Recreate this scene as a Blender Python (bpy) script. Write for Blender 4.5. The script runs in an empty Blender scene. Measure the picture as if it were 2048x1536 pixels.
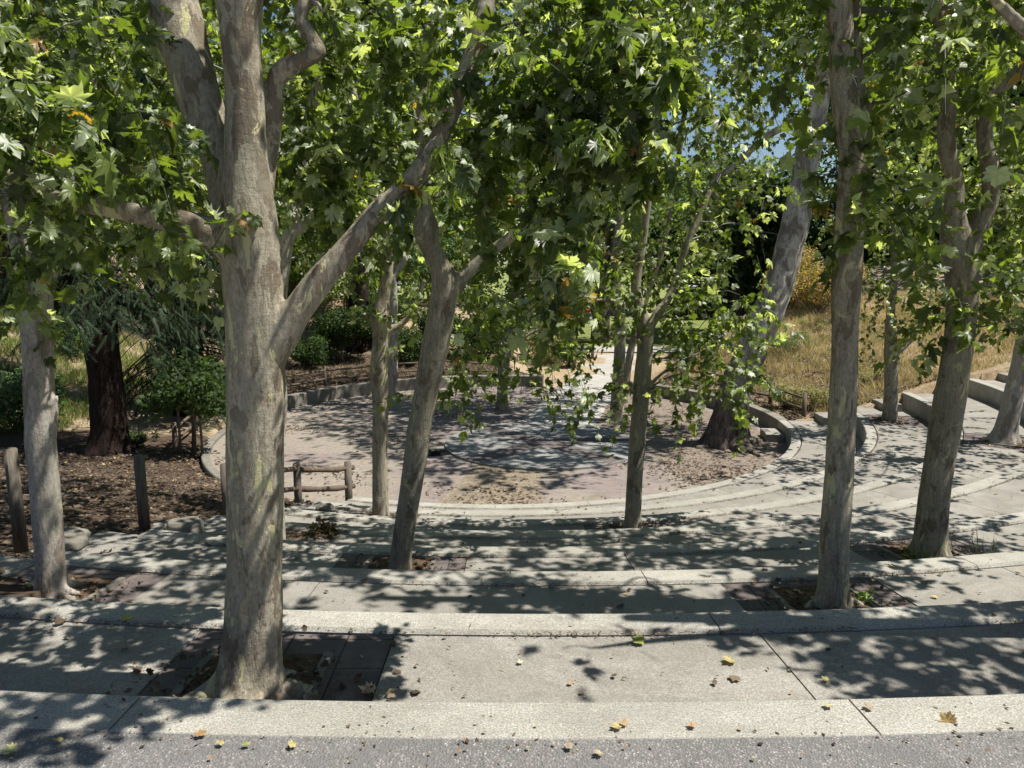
import bpy, bmesh, math, random
import numpy as np
from mathutils import Vector, Matrix, noise as mnoise

random.seed(7)
RNG = np.random.default_rng(11)
C = bpy.context.scene.collection
SC = bpy.context.scene
R = math.radians

# ------------------------------------------------------------------ camera
CAM_H = 1.65
PITCH = R(9.39)
F = 1530.0
cam_d = bpy.data.cameras.new('camera')
cam = bpy.data.objects.new('camera', cam_d); C.objects.link(cam)
cam.location = (0, 0, CAM_H)
cam.rotation_euler = (R(90) - PITCH, 0, 0)
cam_d.sensor_width = 36; cam_d.lens = F / 2048 * 36
cam_d.clip_start = 0.05; cam_d.clip_end = 2000
SC.camera = cam

# ------------------------------------------------------------------ light
SUN_AZ = R(93); SUN_EL = R(63)
S = Vector((math.sin(SUN_AZ) * math.cos(SUN_EL), math.cos(SUN_AZ) * math.cos(SUN_EL), math.sin(SUN_EL)))
sd = bpy.data.lights.new('sun', 'SUN'); sun = bpy.data.objects.new('sun', sd); C.objects.link(sun)
sd.energy = 5.0; sd.angle = R(0.53); sd.color = (1.0, 0.955, 0.88)
sun.rotation_euler = S.to_track_quat('Z', 'Y').to_euler()
w = bpy.data.worlds.new('World'); SC.world = w; w.use_nodes = True
nt = w.node_tree
bg = nt.nodes['Background']
sky = nt.nodes.new('ShaderNodeTexSky'); sky.sky_type = 'NISHITA'; sky.sun_disc = False
sky.sun_elevation = SUN_EL; sky.sun_rotation = SUN_AZ
sky.air_density = 1.0; sky.dust_density = 0.2; sky.ozone_density = 1.8
nt.links.new(sky.outputs[0], bg.inputs[0]); bg.inputs[1].default_value = 0.06
SC.view_settings.view_transform = 'Standard'; SC.view_settings.look = 'None'
SC.view_settings.exposure = 0.66; SC.view_settings.gamma = 1
SC.cycles.max_bounces = 8; SC.cycles.diffuse_bounces = 4; SC.cycles.glossy_bounces = 2
SC.cycles.transmission_bounces = 4
try:
    SC.cycles.use_denoising = True
except Exception:
    pass

# ------------------------------------------------------------------ helpers
FWD = np.array([0, math.cos(PITCH), -math.sin(PITCH)]); UPV = np.array([0, math.sin(PITCH), math.cos(PITCH)])
def ray(px, py):
    return FWD + (px - 1024) / F * np.array([1., 0, 0]) - (py - 768) / F * UPV
def Q(px, py, Y):                      # point of the sight line at distance Y ahead
    d = ray(px, py); t = Y / d[1]
    return np.array([0, 0, CAM_H]) + d * t, t
def G(px, py, z):                      # point of the sight line at height z
    d = ray(px, py); t = (z - CAM_H) / d[2]
    return np.array([0, 0, CAM_H]) + d * t

def tag(o, label=None, cat=None, group=None, kind=None):
    if label: o['label'] = label
    if cat: o['category'] = cat
    if group: o['group'] = group
    if kind: o['kind'] = kind
    return o
def empty(name, loc=(0, 0, 0), label=None, cat=None, group=None, kind=None):
    o = bpy.data.objects.new(name, None); C.objects.link(o); o.location = loc
    o.empty_display_size = 0.2
    return tag(o, label, cat, group, kind)
def mesh_obj(name, me, mat, parent=None, world=True):
    o = bpy.data.objects.new(name, me); C.objects.link(o)
    if mat is not None:
        me.materials.clear(); me.materials.append(mat)
    if parent is not None:
        o.parent = parent
        if world:                       # mesh is in world coordinates: undo the parent offset
            o.matrix_parent_inverse = Matrix.Translation(-Vector(parent.location))
    return o
def np_mesh(name, V, faces_flat, counts, smooth=False, col=None):
    me = bpy.data.meshes.new(name)
    V = np.ascontiguousarray(V, dtype=np.float32)
    ff = np.ascontiguousarray(faces_flat, dtype=np.int32).ravel()
    counts = np.asarray(counts, dtype=np.int32)
    me.vertices.add(len(V)); me.vertices.foreach_set('co', V.ravel())
    me.loops.add(len(ff)); me.loops.foreach_set('vertex_index', ff)
    me.polygons.add(len(counts))
    st = np.concatenate([[0], np.cumsum(counts)[:-1]]).astype(np.int32)
    me.polygons.foreach_set('loop_start', st); me.polygons.foreach_set('loop_total', counts)
    if smooth: me.polygons.foreach_set('use_smooth', np.ones(len(counts), dtype=bool))
    if col is not None:
        ca = me.color_attributes.new('Col', 'FLOAT_COLOR', 'POINT')
        c4 = np.ones((len(V), 4), dtype=np.float32); c4[:, :3] = col
        ca.data.foreach_set('color', c4.ravel())
    me.update(calc_edges=True)
    return me
def bm_mesh(bm, name, smooth=False):
    bmesh.ops.recalc_face_normals(bm, faces=bm.faces)
    me = bpy.data.meshes.new(name); bm.to_mesh(me); bm.free()
    if smooth:
        for p in me.polygons: p.use_smooth = True
    return me

# ------------------------------------------------------------------ materials
class M:
    def __init__(s, name):
        s.m = bpy.data.materials.new(name); s.m.use_nodes = True
        s.t = s.m.node_tree; s.b = s.t.nodes['Principled BSDF']; s.out = s.t.nodes['Material Output']
        s.co = s.n('ShaderNodeTexCoord').outputs['Object']
    def n(s, typ, **kw):
        nd = s.t.nodes.new(typ)
        for k, v in kw.items(): setattr(nd, k, v)
        return nd
    def l(s, a, b): s.t.links.new(a, b)
    def mapc(s, scale=(1, 1, 1), rot=(0, 0, 0), src=None):
        m = s.n('ShaderNodeMapping'); m.inputs['Scale'].default_value = scale; m.inputs['Rotation'].default_value = rot
        s.l(src or s.co, m.inputs[0]); return m.outputs[0]
    def noise(s, sc, det=6, rough=0.55, co=None, dist=0.0):
        nd = s.n('ShaderNodeTexNoise'); nd.inputs['Scale'].default_value = sc; nd.inputs['Detail'].default_value = det
        nd.inputs['Roughness'].default_value = rough; nd.inputs['Distortion'].default_value = dist
        s.l(co or s.co, nd.inputs['Vector']); return nd.outputs[0]
    def vor(s, sc, co=None, feat='F1', out='Distance'):
        nd = s.n('ShaderNodeTexVoronoi', feature=feat); nd.inputs['Scale'].default_value = sc
        s.l(co or s.co, nd.inputs['Vector']); return nd.outputs[out]
    def ramp(s, src, stops, interp='LINEAR'):
        nd = s.n('ShaderNodeValToRGB'); cr = nd.color_ramp; cr.interpolation = interp
        while len(cr.elements) < len(stops): cr.elements.new(0.5)
        for e, (p, c) in zip(cr.elements, stops):
            e.position = p; e.color = (c, c, c, 1) if isinstance(c, (int, float)) else (*c, 1)
        s.l(src, nd.inputs[0]); return nd.outputs[0]
    def mix(s, fac, a, b, mode='MIX'):
        nd = s.n('ShaderNodeMix', data_type='RGBA', blend_type=mode)
        for sock, v in ((nd.inputs[0], fac), (nd.inputs[6], a), (nd.inputs[7], b)):
            if hasattr(v, 'is_output'): s.l(v, sock)
            elif isinstance(v, (int, float)): sock.default_value = v if sock == nd.inputs[0] else (v, v, v, 1)
            else: sock.default_value = (*v, 1)
        return nd.outputs[2]
    def bump(s, h, strength=0.3, dist=0.01, prev=None):
        nd = s.n('ShaderNodeBump'); nd.inputs['Strength'].default_value = strength; nd.inputs['Distance'].default_value = dist
        s.l(h, nd.inputs['Height'])
        if prev is not None: s.l(prev, nd.inputs['Normal'])
        return nd.outputs[0]
    def done(s, col=None, rough=0.9, normal=None, spec=0.3):
        if col is not None:
            if hasattr(col, 'is_output'): s.l(col, s.b.inputs['Base Color'])
            else: s.b.inputs['Base Color'].default_value = (*col, 1)
        if hasattr(rough, 'is_output'): s.l(rough, s.b.inputs['Roughness'])
        else: s.b.inputs['Roughness'].default_value = rough
        s.b.inputs['Specular IOR Level'].default_value = spec
        if normal is not None: s.l(normal, s.b.inputs['Normal'])
        return s.m

def mat_concrete(name, base, var=0.12, speck=0.5, bumpy=0.25, stain=0.4):
    m = M(name)
    b = np.array(base)
    c = m.ramp(m.noise(0.9, 8, 0.6), [(0.3, tuple(b * (1 - var))), (0.7, tuple(b * (1 + var)))])
    st = m.ramp(m.noise(2.3, 9, 0.72, dist=0.6), [(0.42, 0.0), (0.62, 1.0)])
    stm = m.n('ShaderNodeMath', operation='MULTIPLY'); m.l(st, stm.inputs[0]); stm.inputs[1].default_value = stain
    c = m.mix(stm.outputs[0], c, tuple(b * np.array([0.66, 0.65, 0.62])))
    fine = m.noise(135, 4, 0.75)
    c = m.mix(speck, c, m.ramp(fine, [(0.32, 0.30), (0.46, 0.85), (0.54, 1.1), (0.64, 1.7)]), 'MULTIPLY')
    ag = m.vor(120)
    c = m.mix(m.ramp(ag, [(0.10, 0.45 * speck), (0.22, 0.0)]), c, tuple(b * 0.35))
    bl = m.ramp(m.vor(7.0), [(0.02, 0.75), (0.05, 0.0)])
    c = m.mix(bl, c, tuple(b * 0.5))
    ws = m.ramp(m.noise(0.55, 10, 0.78, m.mapc((1, 1.6, 1)), 1.2), [(0.50, 0.0), (0.535, 0.30), (0.60, 0.10), (0.66, 0.34)])
    c = m.mix(ws, c, tuple(b * np.array([0.60, 0.585, 0.56])))
    c = m.mix(m.ramp(m.noise(38, 4, 0.7), [(0.30, 0.35), (0.40, 0.0)]), c, tuple(b * 0.55))
    nm = m.bump(fine, bumpy, 0.003)
    nm = m.bump(m.noise(14, 6), 0.15, 0.01, nm)
    return m.done(c, 0.92, nm, 0.2)
MAT = {}
MAT['paving'] = mat_concrete('concrete_paving', (0.278, 0.262, 0.232), 0.2, 0.7, 0.3, 0.55)
MAT['coping'] = mat_concrete('concrete_coping', (0.345, 0.33, 0.29), 0.14, 0.8, 0.5, 0.45)
MAT['wall'] = mat_concrete('concrete_wall', (0.22, 0.205, 0.175), 0.25, 0.5, 0.4, 0.7)
MAT['stage'] = mat_concrete('stage_concrete', (0.27, 0.268, 0.255), 0.12, 0.3)
MAT['stage_dark'] = mat_concrete('stage_brown_concrete', (0.145, 0.125, 0.12), 0.12, 0.3)
MAT['path'] = mat_concrete('path_concrete', (0.40, 0.385, 0.35), 0.12, 0.3)

def mat_asphalt():
    m = M('asphalt')
    c = m.ramp(m.noise(1.2, 7, 0.65), [(0.3, (0.115, 0.111, 0.107)), (0.7, (0.19, 0.183, 0.172))])
    v = m.vor(130, out='Color'); vd = m.vor(130)
    stone = m.ramp(v, [(0.0, (0.10, 0.098, 0.095)), (0.45, (0.16, 0.153, 0.143)), (0.75, (0.27, 0.26, 0.245)), (1.0, (0.46, 0.445, 0.42))])
    c = m.mix(m.ramp(vd, [(0.32, 0.95), (0.55, 0.15)]), c, stone)
    v2 = m.n('ShaderNodeTexVoronoi'); v2.inputs['Scale'].default_value = 60; m.l(m.co, v2.inputs['Vector'])
    pale = m.ramp(v2.outputs['Distance'], [(0.16, 1.0), (0.24, 0.0)])
    sel = m.ramp(m.noise(60, 2), [(0.50, 0.0), (0.56, 1.0)])
    c = m.mix(m.mix(1.0, pale, sel, 'MULTIPLY'), c, (0.42, 0.405, 0.375))
    patch = m.ramp(m.noise(2.6, 5, 0.6, dist=0.8), [(0.56, 0.0), (0.62, 0.75)])
    c = m.mix(patch, c, (0.145, 0.142, 0.138))
    nm = m.bump(vd, 0.8, 0.006); nm = m.bump(m.noise(5, 6), 0.3, 0.03, nm)
    return m.done(c, 0.85, nm, 0.3)
MAT['asphalt'] = mat_asphalt()

def mat_brick():
    m = M('brick_floor')
    co = m.mapc((1, 1, 1), (0, 0, R(8)))
    br = m.n('ShaderNodeTexBrick'); br.inputs['Scale'].default_value = 1.0
    br.inputs['Brick Width'].default_value = 0.21; br.inputs['Row Height'].default_value = 0.105
    br.inputs['Mortar Size'].default_value = 0.009; br.inputs['Bias'].default_value = -0.1
    br.inputs['Color1'].default_value = (0.195, 0.162, 0.155, 1); br.inputs['Color2'].default_value = (0.26, 0.22, 0.208, 1)
    br.inputs['Mortar'].default_value = (0.22, 0.185, 0.155, 1)
    m.l(co, br.inputs['Vector'])
    c = m.mix(0.6, br.outputs[0], m.ramp(m.noise(0.9, 8, 0.7), [(0.3, 0.75), (0.7, 1.2)]), 'MULTIPLY')
    # sandy dirt washed over part of the bricks: more towards the left
    sx = m.n('ShaderNodeSeparateXYZ'); m.l(m.co, sx.inputs[0])
    g = m.n('ShaderNodeMapRange'); m.l(sx.outputs[0], g.inputs[0]); g.inputs[1].default_value = 0.5; g.inputs[2].default_value = -6.0
    g.inputs[3].default_value = -0.03; g.inputs[4].default_value = 0.12
    ad = m.n('ShaderNodeMath', operation='ADD'); m.l(m.noise(0.42, 8, 0.6, dist=0.5), ad.inputs[0]); m.l(g.outputs[0], ad.inputs[1])
    c = m.mix(m.ramp(ad.outputs[0], [(0.47, 0.0), (0.60, 0.85)]), c, m.ramp(m.noise(9, 6), [(0.3, (0.20, 0.175, 0.14)), (0.7, (0.32, 0.28, 0.23))]))
    gr = m.ramp(m.noise(1.1, 7, 0.7), [(0.60, 0.0), (0.72, 0.7)])
    c = m.mix(gr, c, (0.13, 0.16, 0.05))
    nm = m.bump(br.outputs[1], 0.3, 0.004); nm = m.bump(m.noise(30, 5), 0.3, 0.01, nm)
    return m.done(c, 0.95, nm, 0.15)
MAT['brick'] = mat_brick()

def mat_soil(name, lo, hi, sc=6, bump=0.6, third=None):
    m = M(name)
    c = m.ramp(m.noise(sc, 9, 0.72), [(0.3, lo), (0.7, hi)])
    if third: c = m.mix(m.ramp(m.noise(0.35, 6, 0.6), [(0.42, 0.0), (0.58, 1.0)]), c, third)
    sp = m.vor(22, out='Color')
    c = m.mix(0.55, c, m.ramp(sp, [(0.0, 0.35), (0.5, 0.9), (1.0, 1.6)]), 'MULTIPLY')
    nm = m.bump(m.noise(18, 8, 0.7), bump, 0.05)
    return m.done(c, 0.98, nm, 0.1)
MAT['soil'] = mat_soil('soil_mulch', (0.06, 0.04, 0.028), (0.17, 0.12, 0.085))
MAT['tan_dirt'] = mat_soil('tan_dirt', (0.17, 0.14, 0.105), (0.28, 0.235, 0.175), 3, 0.3)

def mat_terrain():
    m = M('hill_ground')
    straw = m.ramp(m.noise(5, 9, 0.75), [(0.3, (0.24, 0.18, 0.11)), (0.7, (0.50, 0.41, 0.28))])
    straw = m.mix(m.ramp(m.noise(0.8, 5), [(0.45, 0.0), (0.65, 0.6)]), straw, (0.36, 0.24, 0.14))
    mulch = m.ramp(m.noise(9, 9, 0.75), [(0.3, (0.04, 0.03, 0.022)), (0.7, (0.15, 0.105, 0.075))])
    green = m.ramp(m.noise(3, 9, 0.75), [(0.3, (0.10, 0.14, 0.035)), (0.7, (0.30, 0.32, 0.12))])
    at = m.n('ShaderNodeAttribute'); at.attribute_name = 'Col'
    s = m.n('ShaderNodeSeparateColor'); m.l(at.outputs[0], s.inputs[0])
    wob = m.n('ShaderNodeMath', operation='MULTIPLY_ADD'); m.l(m.noise(1.5, 6), wob.inputs[0]); wob.inputs[1].default_value = 0.8; wob.inputs[2].default_value = -0.4
    def th(o):
        a = m.n('ShaderNodeMath', operation='ADD'); m.l(o, a.inputs[0]); m.l(wob.outputs[0], a.inputs[1])
        return m.ramp(a.outputs[0], [(0.35, 0.0), (0.65, 1.0)])
    c = m.mix(th(s.outputs[0]), straw, mulch)
    c = m.mix(th(s.outputs[1]), c, green)
    nm = m.bump(m.noise(12, 9, 0.75), 0.8, 0.08)
    return m.done(c, 0.98, nm, 0.1)
MAT['terrain'] = mat_terrain()

def mat_paver():
    m = M('brown_pavers')
    br = m.n('ShaderNodeTexBrick'); br.offset = 0.0; br.inputs['Scale'].default_value = 1.0
    br.inputs['Brick Width'].default_value = 0.3; br.inputs['Row Height'].default_value = 0.3; br.inputs['Mortar Size'].default_value = 0.005
    br.inputs['Color1'].default_value = (0.115, 0.095, 0.09, 1); br.inputs['Color2'].default_value = (0.15, 0.125, 0.118, 1); br.inputs['Mortar'].default_value = (0.05, 0.04, 0.035, 1)
    m.l(m.co, br.inputs['Vector'])
    c = m.mix(0.5, br.outputs[0], m.ramp(m.noise(4, 8, 0.7), [(0.3, 0.6), (0.7, 1.5)]), 'MULTIPLY')
    c = m.mix(m.ramp(m.noise(2, 8, 0.7), [(0.55, 0.0), (0.72, 0.5)]), c, (0.24, 0.19, 0.15))
    nm = m.bump(br.outputs[1], 0.6, -0.006); nm = m.bump(m.noise(120, 4), 0.3, 0.003, nm)
    return m.done(c, 0.9, nm, 0.25)
MAT['paver'] = mat_paver()

def mat_bark(name, base, dark, pale, patch=0.56, scale=1.0, yellow=0.62, flake=0.60):
    m = M(name)
    co = m.mapc((1, 1, 0.42)); co2 = m.mapc((1.0, 1.0, 0.16)); co3 = m.mapc((0.55, 0.55, 3.0))
    c = m.ramp(m.noise(3.2 * scale, 8, 0.62, co), [(0.3, tuple(np.array(base) * 0.80)), (0.7, tuple(np.array(base) * 1.22))])
    c = m.mix(m.ramp(m.noise(30 * scale, 7, 0.8, co2), [(0.34, 0.75), (0.54, 0.0)]), c, tuple(np.array(dark) * 1.2))
    c = m.mix(0.85, c, m.ramp(m.noise(75 * scale, 5, 0.75, m.mapc((1, 1, 0.5))), [(0.3, 0.55), (0.5, 1.0), (0.68, 1.35)]), 'MULTIPLY')
    # camouflage flakes
    pt = m.ramp(m.noise(9.5 * scale, 7, 0.62, co, 0.35), [(flake, 0.0), (flake + 0.012, 1.0)])
    c = m.mix(m.mix(1.0, pt, 0.7, 'MULTIPLY'), c, dark)
    py = m.ramp(m.noise(7.2 * scale, 7, 0.62, m.mapc((1.3, 1.3, 0.5), (0.3, 0.2, 0.5)), 0.6), [(yellow, 0.0), (yellow + 0.012, 1.0)])
    c = m.mix(py, c, m.mix(m.noise(9, 3), tuple(np.array(pale) * 0.85), pale))
    gp = m.ramp(m.noise(7.4 * scale, 7, 0.6, m.mapc((1.1, 1.1, 0.6), (0.9, 0.1, 1.5)), 0.4), [(0.60, 0.0), (0.612, 0.45)])
    c = m.mix(gp, c, tuple(np.array(base) * np.array([0.72, 0.76, 0.74])))
    cr = m.ramp(m.noise(16 * scale, 5, 0.7, co2, 0.3), [(0.30, 0.8), (0.37, 0.0)])
    c = m.mix(cr, c, tuple(np.array(dark) * 0.5))
    # low knots and lenticels
    c = m.mix(m.ramp(m.vor(20 * scale, m.mapc((1, 1, 1.6))), [(0.06, 0.55), (0.12, 0.0)]), c, tuple(np.array(dark) * 0.6))
    h = m.noise(26 * scale, 8, 0.7, co2)
    nm = m.bump(pt, 0.5, -0.004); nm = m.bump(py, 0.6, -0.004, nm); nm = m.bump(h, 0.9, 0.016, nm)
    nm = m.bump(m.noise(14 * scale, 5, 0.6, co3, 0.3), 0.35, 0.008, nm)
    nm = m.bump(m.noise(110, 4, 0.7), 0.7, 0.004, nm)
    return m.done(c, 0.9, nm, 0.2)
MAT['bark'] = mat_bark('sycamore_bark', (0.345, 0.31, 0.235), (0.14, 0.105, 0.072), (0.56, 0.52, 0.30), yellow=0.60, flake=0.55)
MAT['bark_grey'] = mat_bark('grey_sycamore_bark', (0.275, 0.25, 0.19), (0.12, 0.092, 0.065), (0.43, 0.41, 0.24), yellow=0.60, flake=0.555)
MAT['bark_pale'] = mat_bark('pale_sycamore_bark', (0.38, 0.35, 0.30), (0.19, 0.15, 0.115), (0.52, 0.49, 0.34), scale=0.6, yellow=0.62, flake=0.56)
def mat_fibre(name, lo, hi):
    m = M(name)
    co = m.mapc((1, 1, 0.09))
    n1 = m.noise(14, 8, 0.7, co)
    c = m.ramp(n1, [(0.35, lo), (0.65, hi)])
    nm = m.bump(n1, 0.9, 0.06)
    return m.done(c, 0.95, nm, 0.1)
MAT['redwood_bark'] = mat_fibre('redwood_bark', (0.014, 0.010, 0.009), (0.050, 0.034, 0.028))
MAT['dark_bark'] = mat_fibre('dark_bark', (0.05, 0.042, 0.035), (0.15, 0.13, 0.105))
def mat_old():
    m = M('old_sycamore_bark')
    n1 = m.noise(11, 8, 0.75, m.mapc((1, 1, 0.2)))
    low = m.ramp(n1, [(0.38, (0.05, 0.04, 0.033)), (0.62, (0.19, 0.155, 0.13))])
    up = m.ramp(m.noise(3.0, 4, 0.55, m.mapc((1, 1, 0.5)), 0.6), [(0.40, (0.24, 0.21, 0.185)), (0.46, (0.40, 0.37, 0.33)), (0.54, (0.55, 0.52, 0.47))], 'CONSTANT')
    up = m.mix(m.ramp(m.noise(22, 6, 0.75, m.mapc((1, 1, 0.3))), [(0.36, 0.8), (0.5, 0.0)]), up, (0.12, 0.10, 0.085))
    s = m.n('ShaderNodeSeparateXYZ'); m.l(m.co, s.inputs[0])
    a = m.n('ShaderNodeMath', operation='ADD'); m.l(s.outputs[2], a.inputs[0]); m.l(m.noise(1.2, 5), a.inputs[1])
    mr = m.n('ShaderNodeMapRange'); m.l(a.outputs[0], mr.inputs[0]); mr.inputs[1].default_value = -1.9; mr.inputs[2].default_value = -0.3
    c = m.mix(mr.outputs[0], low, up)
    return m.done(c, 0.95, m.bump(n1, 0.9, 0.06), 0.1)
MAT['bark_old'] = mat_old()
def mat_wood(name, lo, hi):
    m = M(name); co = m.mapc((1, 1, 1))
    n1 = m.noise(30, 6, 0.65, m.mapc((1, 1, 0.12)), 1.2)
    c = m.ramp(n1, [(0.3, lo), (0.7, hi)])
    return m.done(c, 0.85, m.bump(n1, 0.5, 0.006), 0.25)
MAT['post'] = mat_wood('weathered_post_wood', (0.07, 0.058, 0.045), (0.20, 0.17, 0.135))
MAT['rail'] = mat_wood('brown_rail_wood', (0.06, 0.045, 0.034), (0.19, 0.145, 0.11))
def mat_plain(name, col, rough=0.6, metal=0.0, sc=20):
    m = M(name); b = np.array(col)
    c = m.ramp(m.noise(sc, 5), [(0.3, tuple(b * 0.85)), (0.7, tuple(np.minimum(b * 1.12, 1)))])
    m.b.inputs['Metallic'].default_value = metal
    return m.done(c, rough)
MAT['wire'] = mat_plain('steel_wire', (0.3, 0.3, 0.3), 0.4, 0.9)
MAT['black_cloth'] = mat_plain('black_cloth', (0.008, 0.008, 0.009), 0.9)

def mat_leaf(name, trans=0.42, tcol=(1.7, 2.0, 0.55), rough=0.42, spec=0.5):
    m = M(name)
    at = m.n('ShaderNodeAttribute'); at.attribute_name = 'Col'
    c = m.mix(0.5, at.outputs[0], m.ramp(m.noise(40, 3), [(0.3, 0.7), (0.7, 1.25)]), 'MULTIPLY')
    m.done(c, rough, None, spec)
    tr = m.n('ShaderNodeBsdfTranslucent')
    tc = m.mix(1.0, c, tcol, 'MULTIPLY'); m.l(tc, tr.inputs[0])
    ms = m.n('ShaderNodeMixShader'); ms.inputs[0].default_value = trans
    m.l(m.b.outputs[0], ms.inputs[1]); m.l(tr.outputs[0], ms.inputs[2]); m.l(ms.outputs[0], m.out.inputs[0])
    return m.m
MAT['leaf'] = mat_leaf('broad_leaf', 0.50, (2.15, 2.25, 0.62), 0.42, 0.65)
MAT['small_leaf'] = mat_leaf('small_leaf', 0.35, (1.7, 2.0, 0.55), 0.65, 0.2)
MAT['needle'] = mat_leaf('needle_foliage', 0.2, (1.2, 1.5, 0.7), 0.65, 0.2)
MAT['dry_leaf'] = mat_leaf('dry_leaf', 0.2, (1.3, 1.1, 0.6), 0.7, 0.2)
MAT['grass'] = mat_leaf('grass_blade', 0.3, (1.3, 1.3, 0.6), 0.6, 0.25)

# ------------------------------------------------------------------ site layout
CX, CY = -0.3, 21.2
R7 = 7.71; STEP = 0.404; PIT = 1.552
ZF = CAM_H - 4.88
def RI(i): return R7 + (7 - i) * PIT        # inner edge radius of coping i (0 = road kerb)
def ZI(i): return -STEP * i
RAD = [27.0, 23.0, 19.0, 15.6] + [RI(i) for i in (4, 5, 6, 7)]      # radius of each tier edge: the upper ones are flatter
TCX = [0.15, 0.25, 0.25, 0.12, 0.0, -0.1, -0.2, CX]
def rho(i, a):                               # distance from the arena centre to edge i in direction a
    if i > 7: return R7 + 0 * a
    cx = TCX[i] - CX; cy = (CY - RI(i)) + RAD[i] - CY
    ux, uy = np.cos(a), np.sin(a); b = ux * cx + uy * cy
    return b + np.sqrt(np.maximum(b * b - (cx * cx + cy * cy) + RAD[i] ** 2, 0.01))
AR = R(-2.5)                                 # right end angle of the terraces
def a_left(r):                               # left end angle (straight edge beside the slope)
    xe = np.interp(r, [7.7, 12.0, 20], [3.0, 3.75, 4.1])
    return -math.pi / 2 - math.asin(min(0.99, (xe + CX) / r))
def aL(i):
    a = a_left(RI(i))
    for _ in range(4): a = a_left(float(rho(i, a)))
    return a
def pol(r, a, z): return (CX + r * math.cos(a), CY + r * math.sin(a), z)

def smooth(e0, e1, x):
    t = np.clip((x - e0) / (e1 - e0), 0, 1); return t * t * (3 - 2 * t)
PATH = [(0.85, 19.9), (2.0, 25.0), (3.3, 29.5), (4.4, 34.5), (5.3, 40.0)]
PW = [1.15, 1.15, 1.2, 1.25, 1.3]
def height(x, y):
    x = np.asarray(x, float); y = np.asarray(y, float)
    dx = x - CX; dy = y - CY; r = np.hypot(dx, dy); a = np.degrees(np.arctan2(dy, dx)) % 360
    # bank steepness by direction
    right = ZF + 0.42 + 0.30 * np.maximum(0, r - 8.6)
    right = np.minimum(right, 0.6 + 0.04 * (r - 8)) 
    leftb = ZF + 0.36 + 0.06 * np.clip(r - 8.3, 0, 3) + 0.27 * np.maximum(0, r - 11.5)
    leftb = np.minimum(leftb, 0.1 + 0.05 * (r - 8))
    red = ZF + 0.05 + 0.05 * np.clip(r - 8, 0, 6) + 0.30 * np.maximum(0, r - 16)
    red = np.minimum(red, 1.6)
    slope = ZF + 0.30 + (STEP / PIT) * (r - 8.0); slope = np.minimum(slope, -0.03)
    flat = np.full_like(r, ZF + 0.0)
    flat = flat - 0.0
    w_right = smooth(62, 46, a) + smooth(300, 320, a)
    w_flat = smooth(46, 62, a) * smooth(98, 84, a)
    w_left = smooth(84, 98, a) * smooth(185, 165, a)
    w_red = smooth(165, 185, a) * smooth(236, 205, a)
    w_slope = smooth(205, 236, a) * smooth(320, 300, a)
    z = right * w_right + flat * w_flat + leftb * w_left + red * w_red + slope * w_slope
    # far beyond the bowl, towards the lawn, the ground is flat and wide
    far = smooth(40, 46, y) * smooth(26, 16, np.abs(x - 4))
    z = z * (1 - far) + (ZF + 0.0) * far
    # path strip
    py = np.interp(y, [p[1] for p in PATH], [p[0] for p in PATH]); inp = smooth(3.2, 1.6, np.abs(x - py)) * smooth(24, 26, y)
    z = z * (1 - inp) + ZF * inp
    # inside the arena
    ins = smooth(8.15, 8.0, r); z = z * (1 - ins) + (ZF - 0.06) * ins
    # camera side: road level
    roadz = smooth(4.5, 2.0, y); z = z * (1 - roadz) + (-0.05) * roadz
    # under the terraces
    al = -math.pi / 2 - np.arcsin(np.clip((np.interp(r, [7.7, 12, 20], [3.0, 3.75, 4.1]) + CX) / np.maximum(r, 4.5), -1, 0.99))
    aa = np.where(a > 180, a - 360, a)
    inside = (np.degrees(al) + 2.0 < aa) & (aa < math.degrees(AR) - 1.0) & (r > 7.9)
    ar_ = np.radians(aa)
    for i_ in range(1, 8):
        b_ = inside & (r >= rho(i_, ar_)) & (r < rho(i_ - 1, ar_)); z = np.where(b_, np.minimum(z, ZI(i_) - 0.8), z)
    z = np.where((r >= rho(0, ar_)) & (y < CY) & (aa < -3), np.minimum(z, -0.08), z)
    return z
def fbm(x, y, f, oct=3, seed=0.0):
    v = 0; amp = 1
    for o in range(oct):
        v = v + amp * (np.sin(x * f * 1.3 + y * f * 0.7 + seed + o * 1.7) * np.cos(y * f * 1.1 - x * f * 0.5 + seed * 2 + o * 2.3))
        f *= 2.1; amp *= 0.5
    return v / 1.75
def hgt(x, y):
    z = height(x, y)
    r = np.hypot(np.asarray(x) - CX, np.asarray(y) - CY)
    n = 0.10 * fbm(np.asarray(x, float), np.asarray(y, float), 0.9, 4, 3.0)
    return z + n * smooth(8.3, 10, r) * smooth(2.5, 5.5, np.asarray(y, float)) * smooth(60, 40, r)

# ------------------------------------------------------------------ ground
def axis(lo_f, hi_f, step, far, n):
    a = np.arange(lo_f, hi_f + 1e-6, step)
    g = (np.linspace(0, 1, n + 1)[1:]) ** 2.2 * far
    return np.concatenate([(lo_f - g)[::-1], a, hi_f + g])
gx = axis(-26, 26, 0.2, 520, 26); gy = axis(1.0, 44, 0.2, 520, 26)
XX, YY = np.meshgrid(gx, gy)
ZZ = hgt(XX, YY)
V = np.stack([XX.ravel(), YY.ravel(), ZZ.ravel()], 1)
nx, ny = len(gx), len(gy)
idx = np.arange(nx * ny).reshape(ny, nx)
quads = np.stack([idx[:-1, :-1], idx[:-1, 1:], idx[1:, 1:], idx[1:, :-1]], -1).reshape(-1, 4)
rr = np.hypot(XX - CX, YY - CY); aa_ = np.degrees(np.arctan2(YY - CY, XX - CX)) % 360
mul = smooth(178, 192, aa_) * smooth(300, 280, aa_) * smooth(22, 15, rr)
mul = np.maximum(mul, smooth(84, 92, aa_) * smooth(172, 148, aa_) * smooth(14.5, 11.5, rr) * 0.75)
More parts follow.
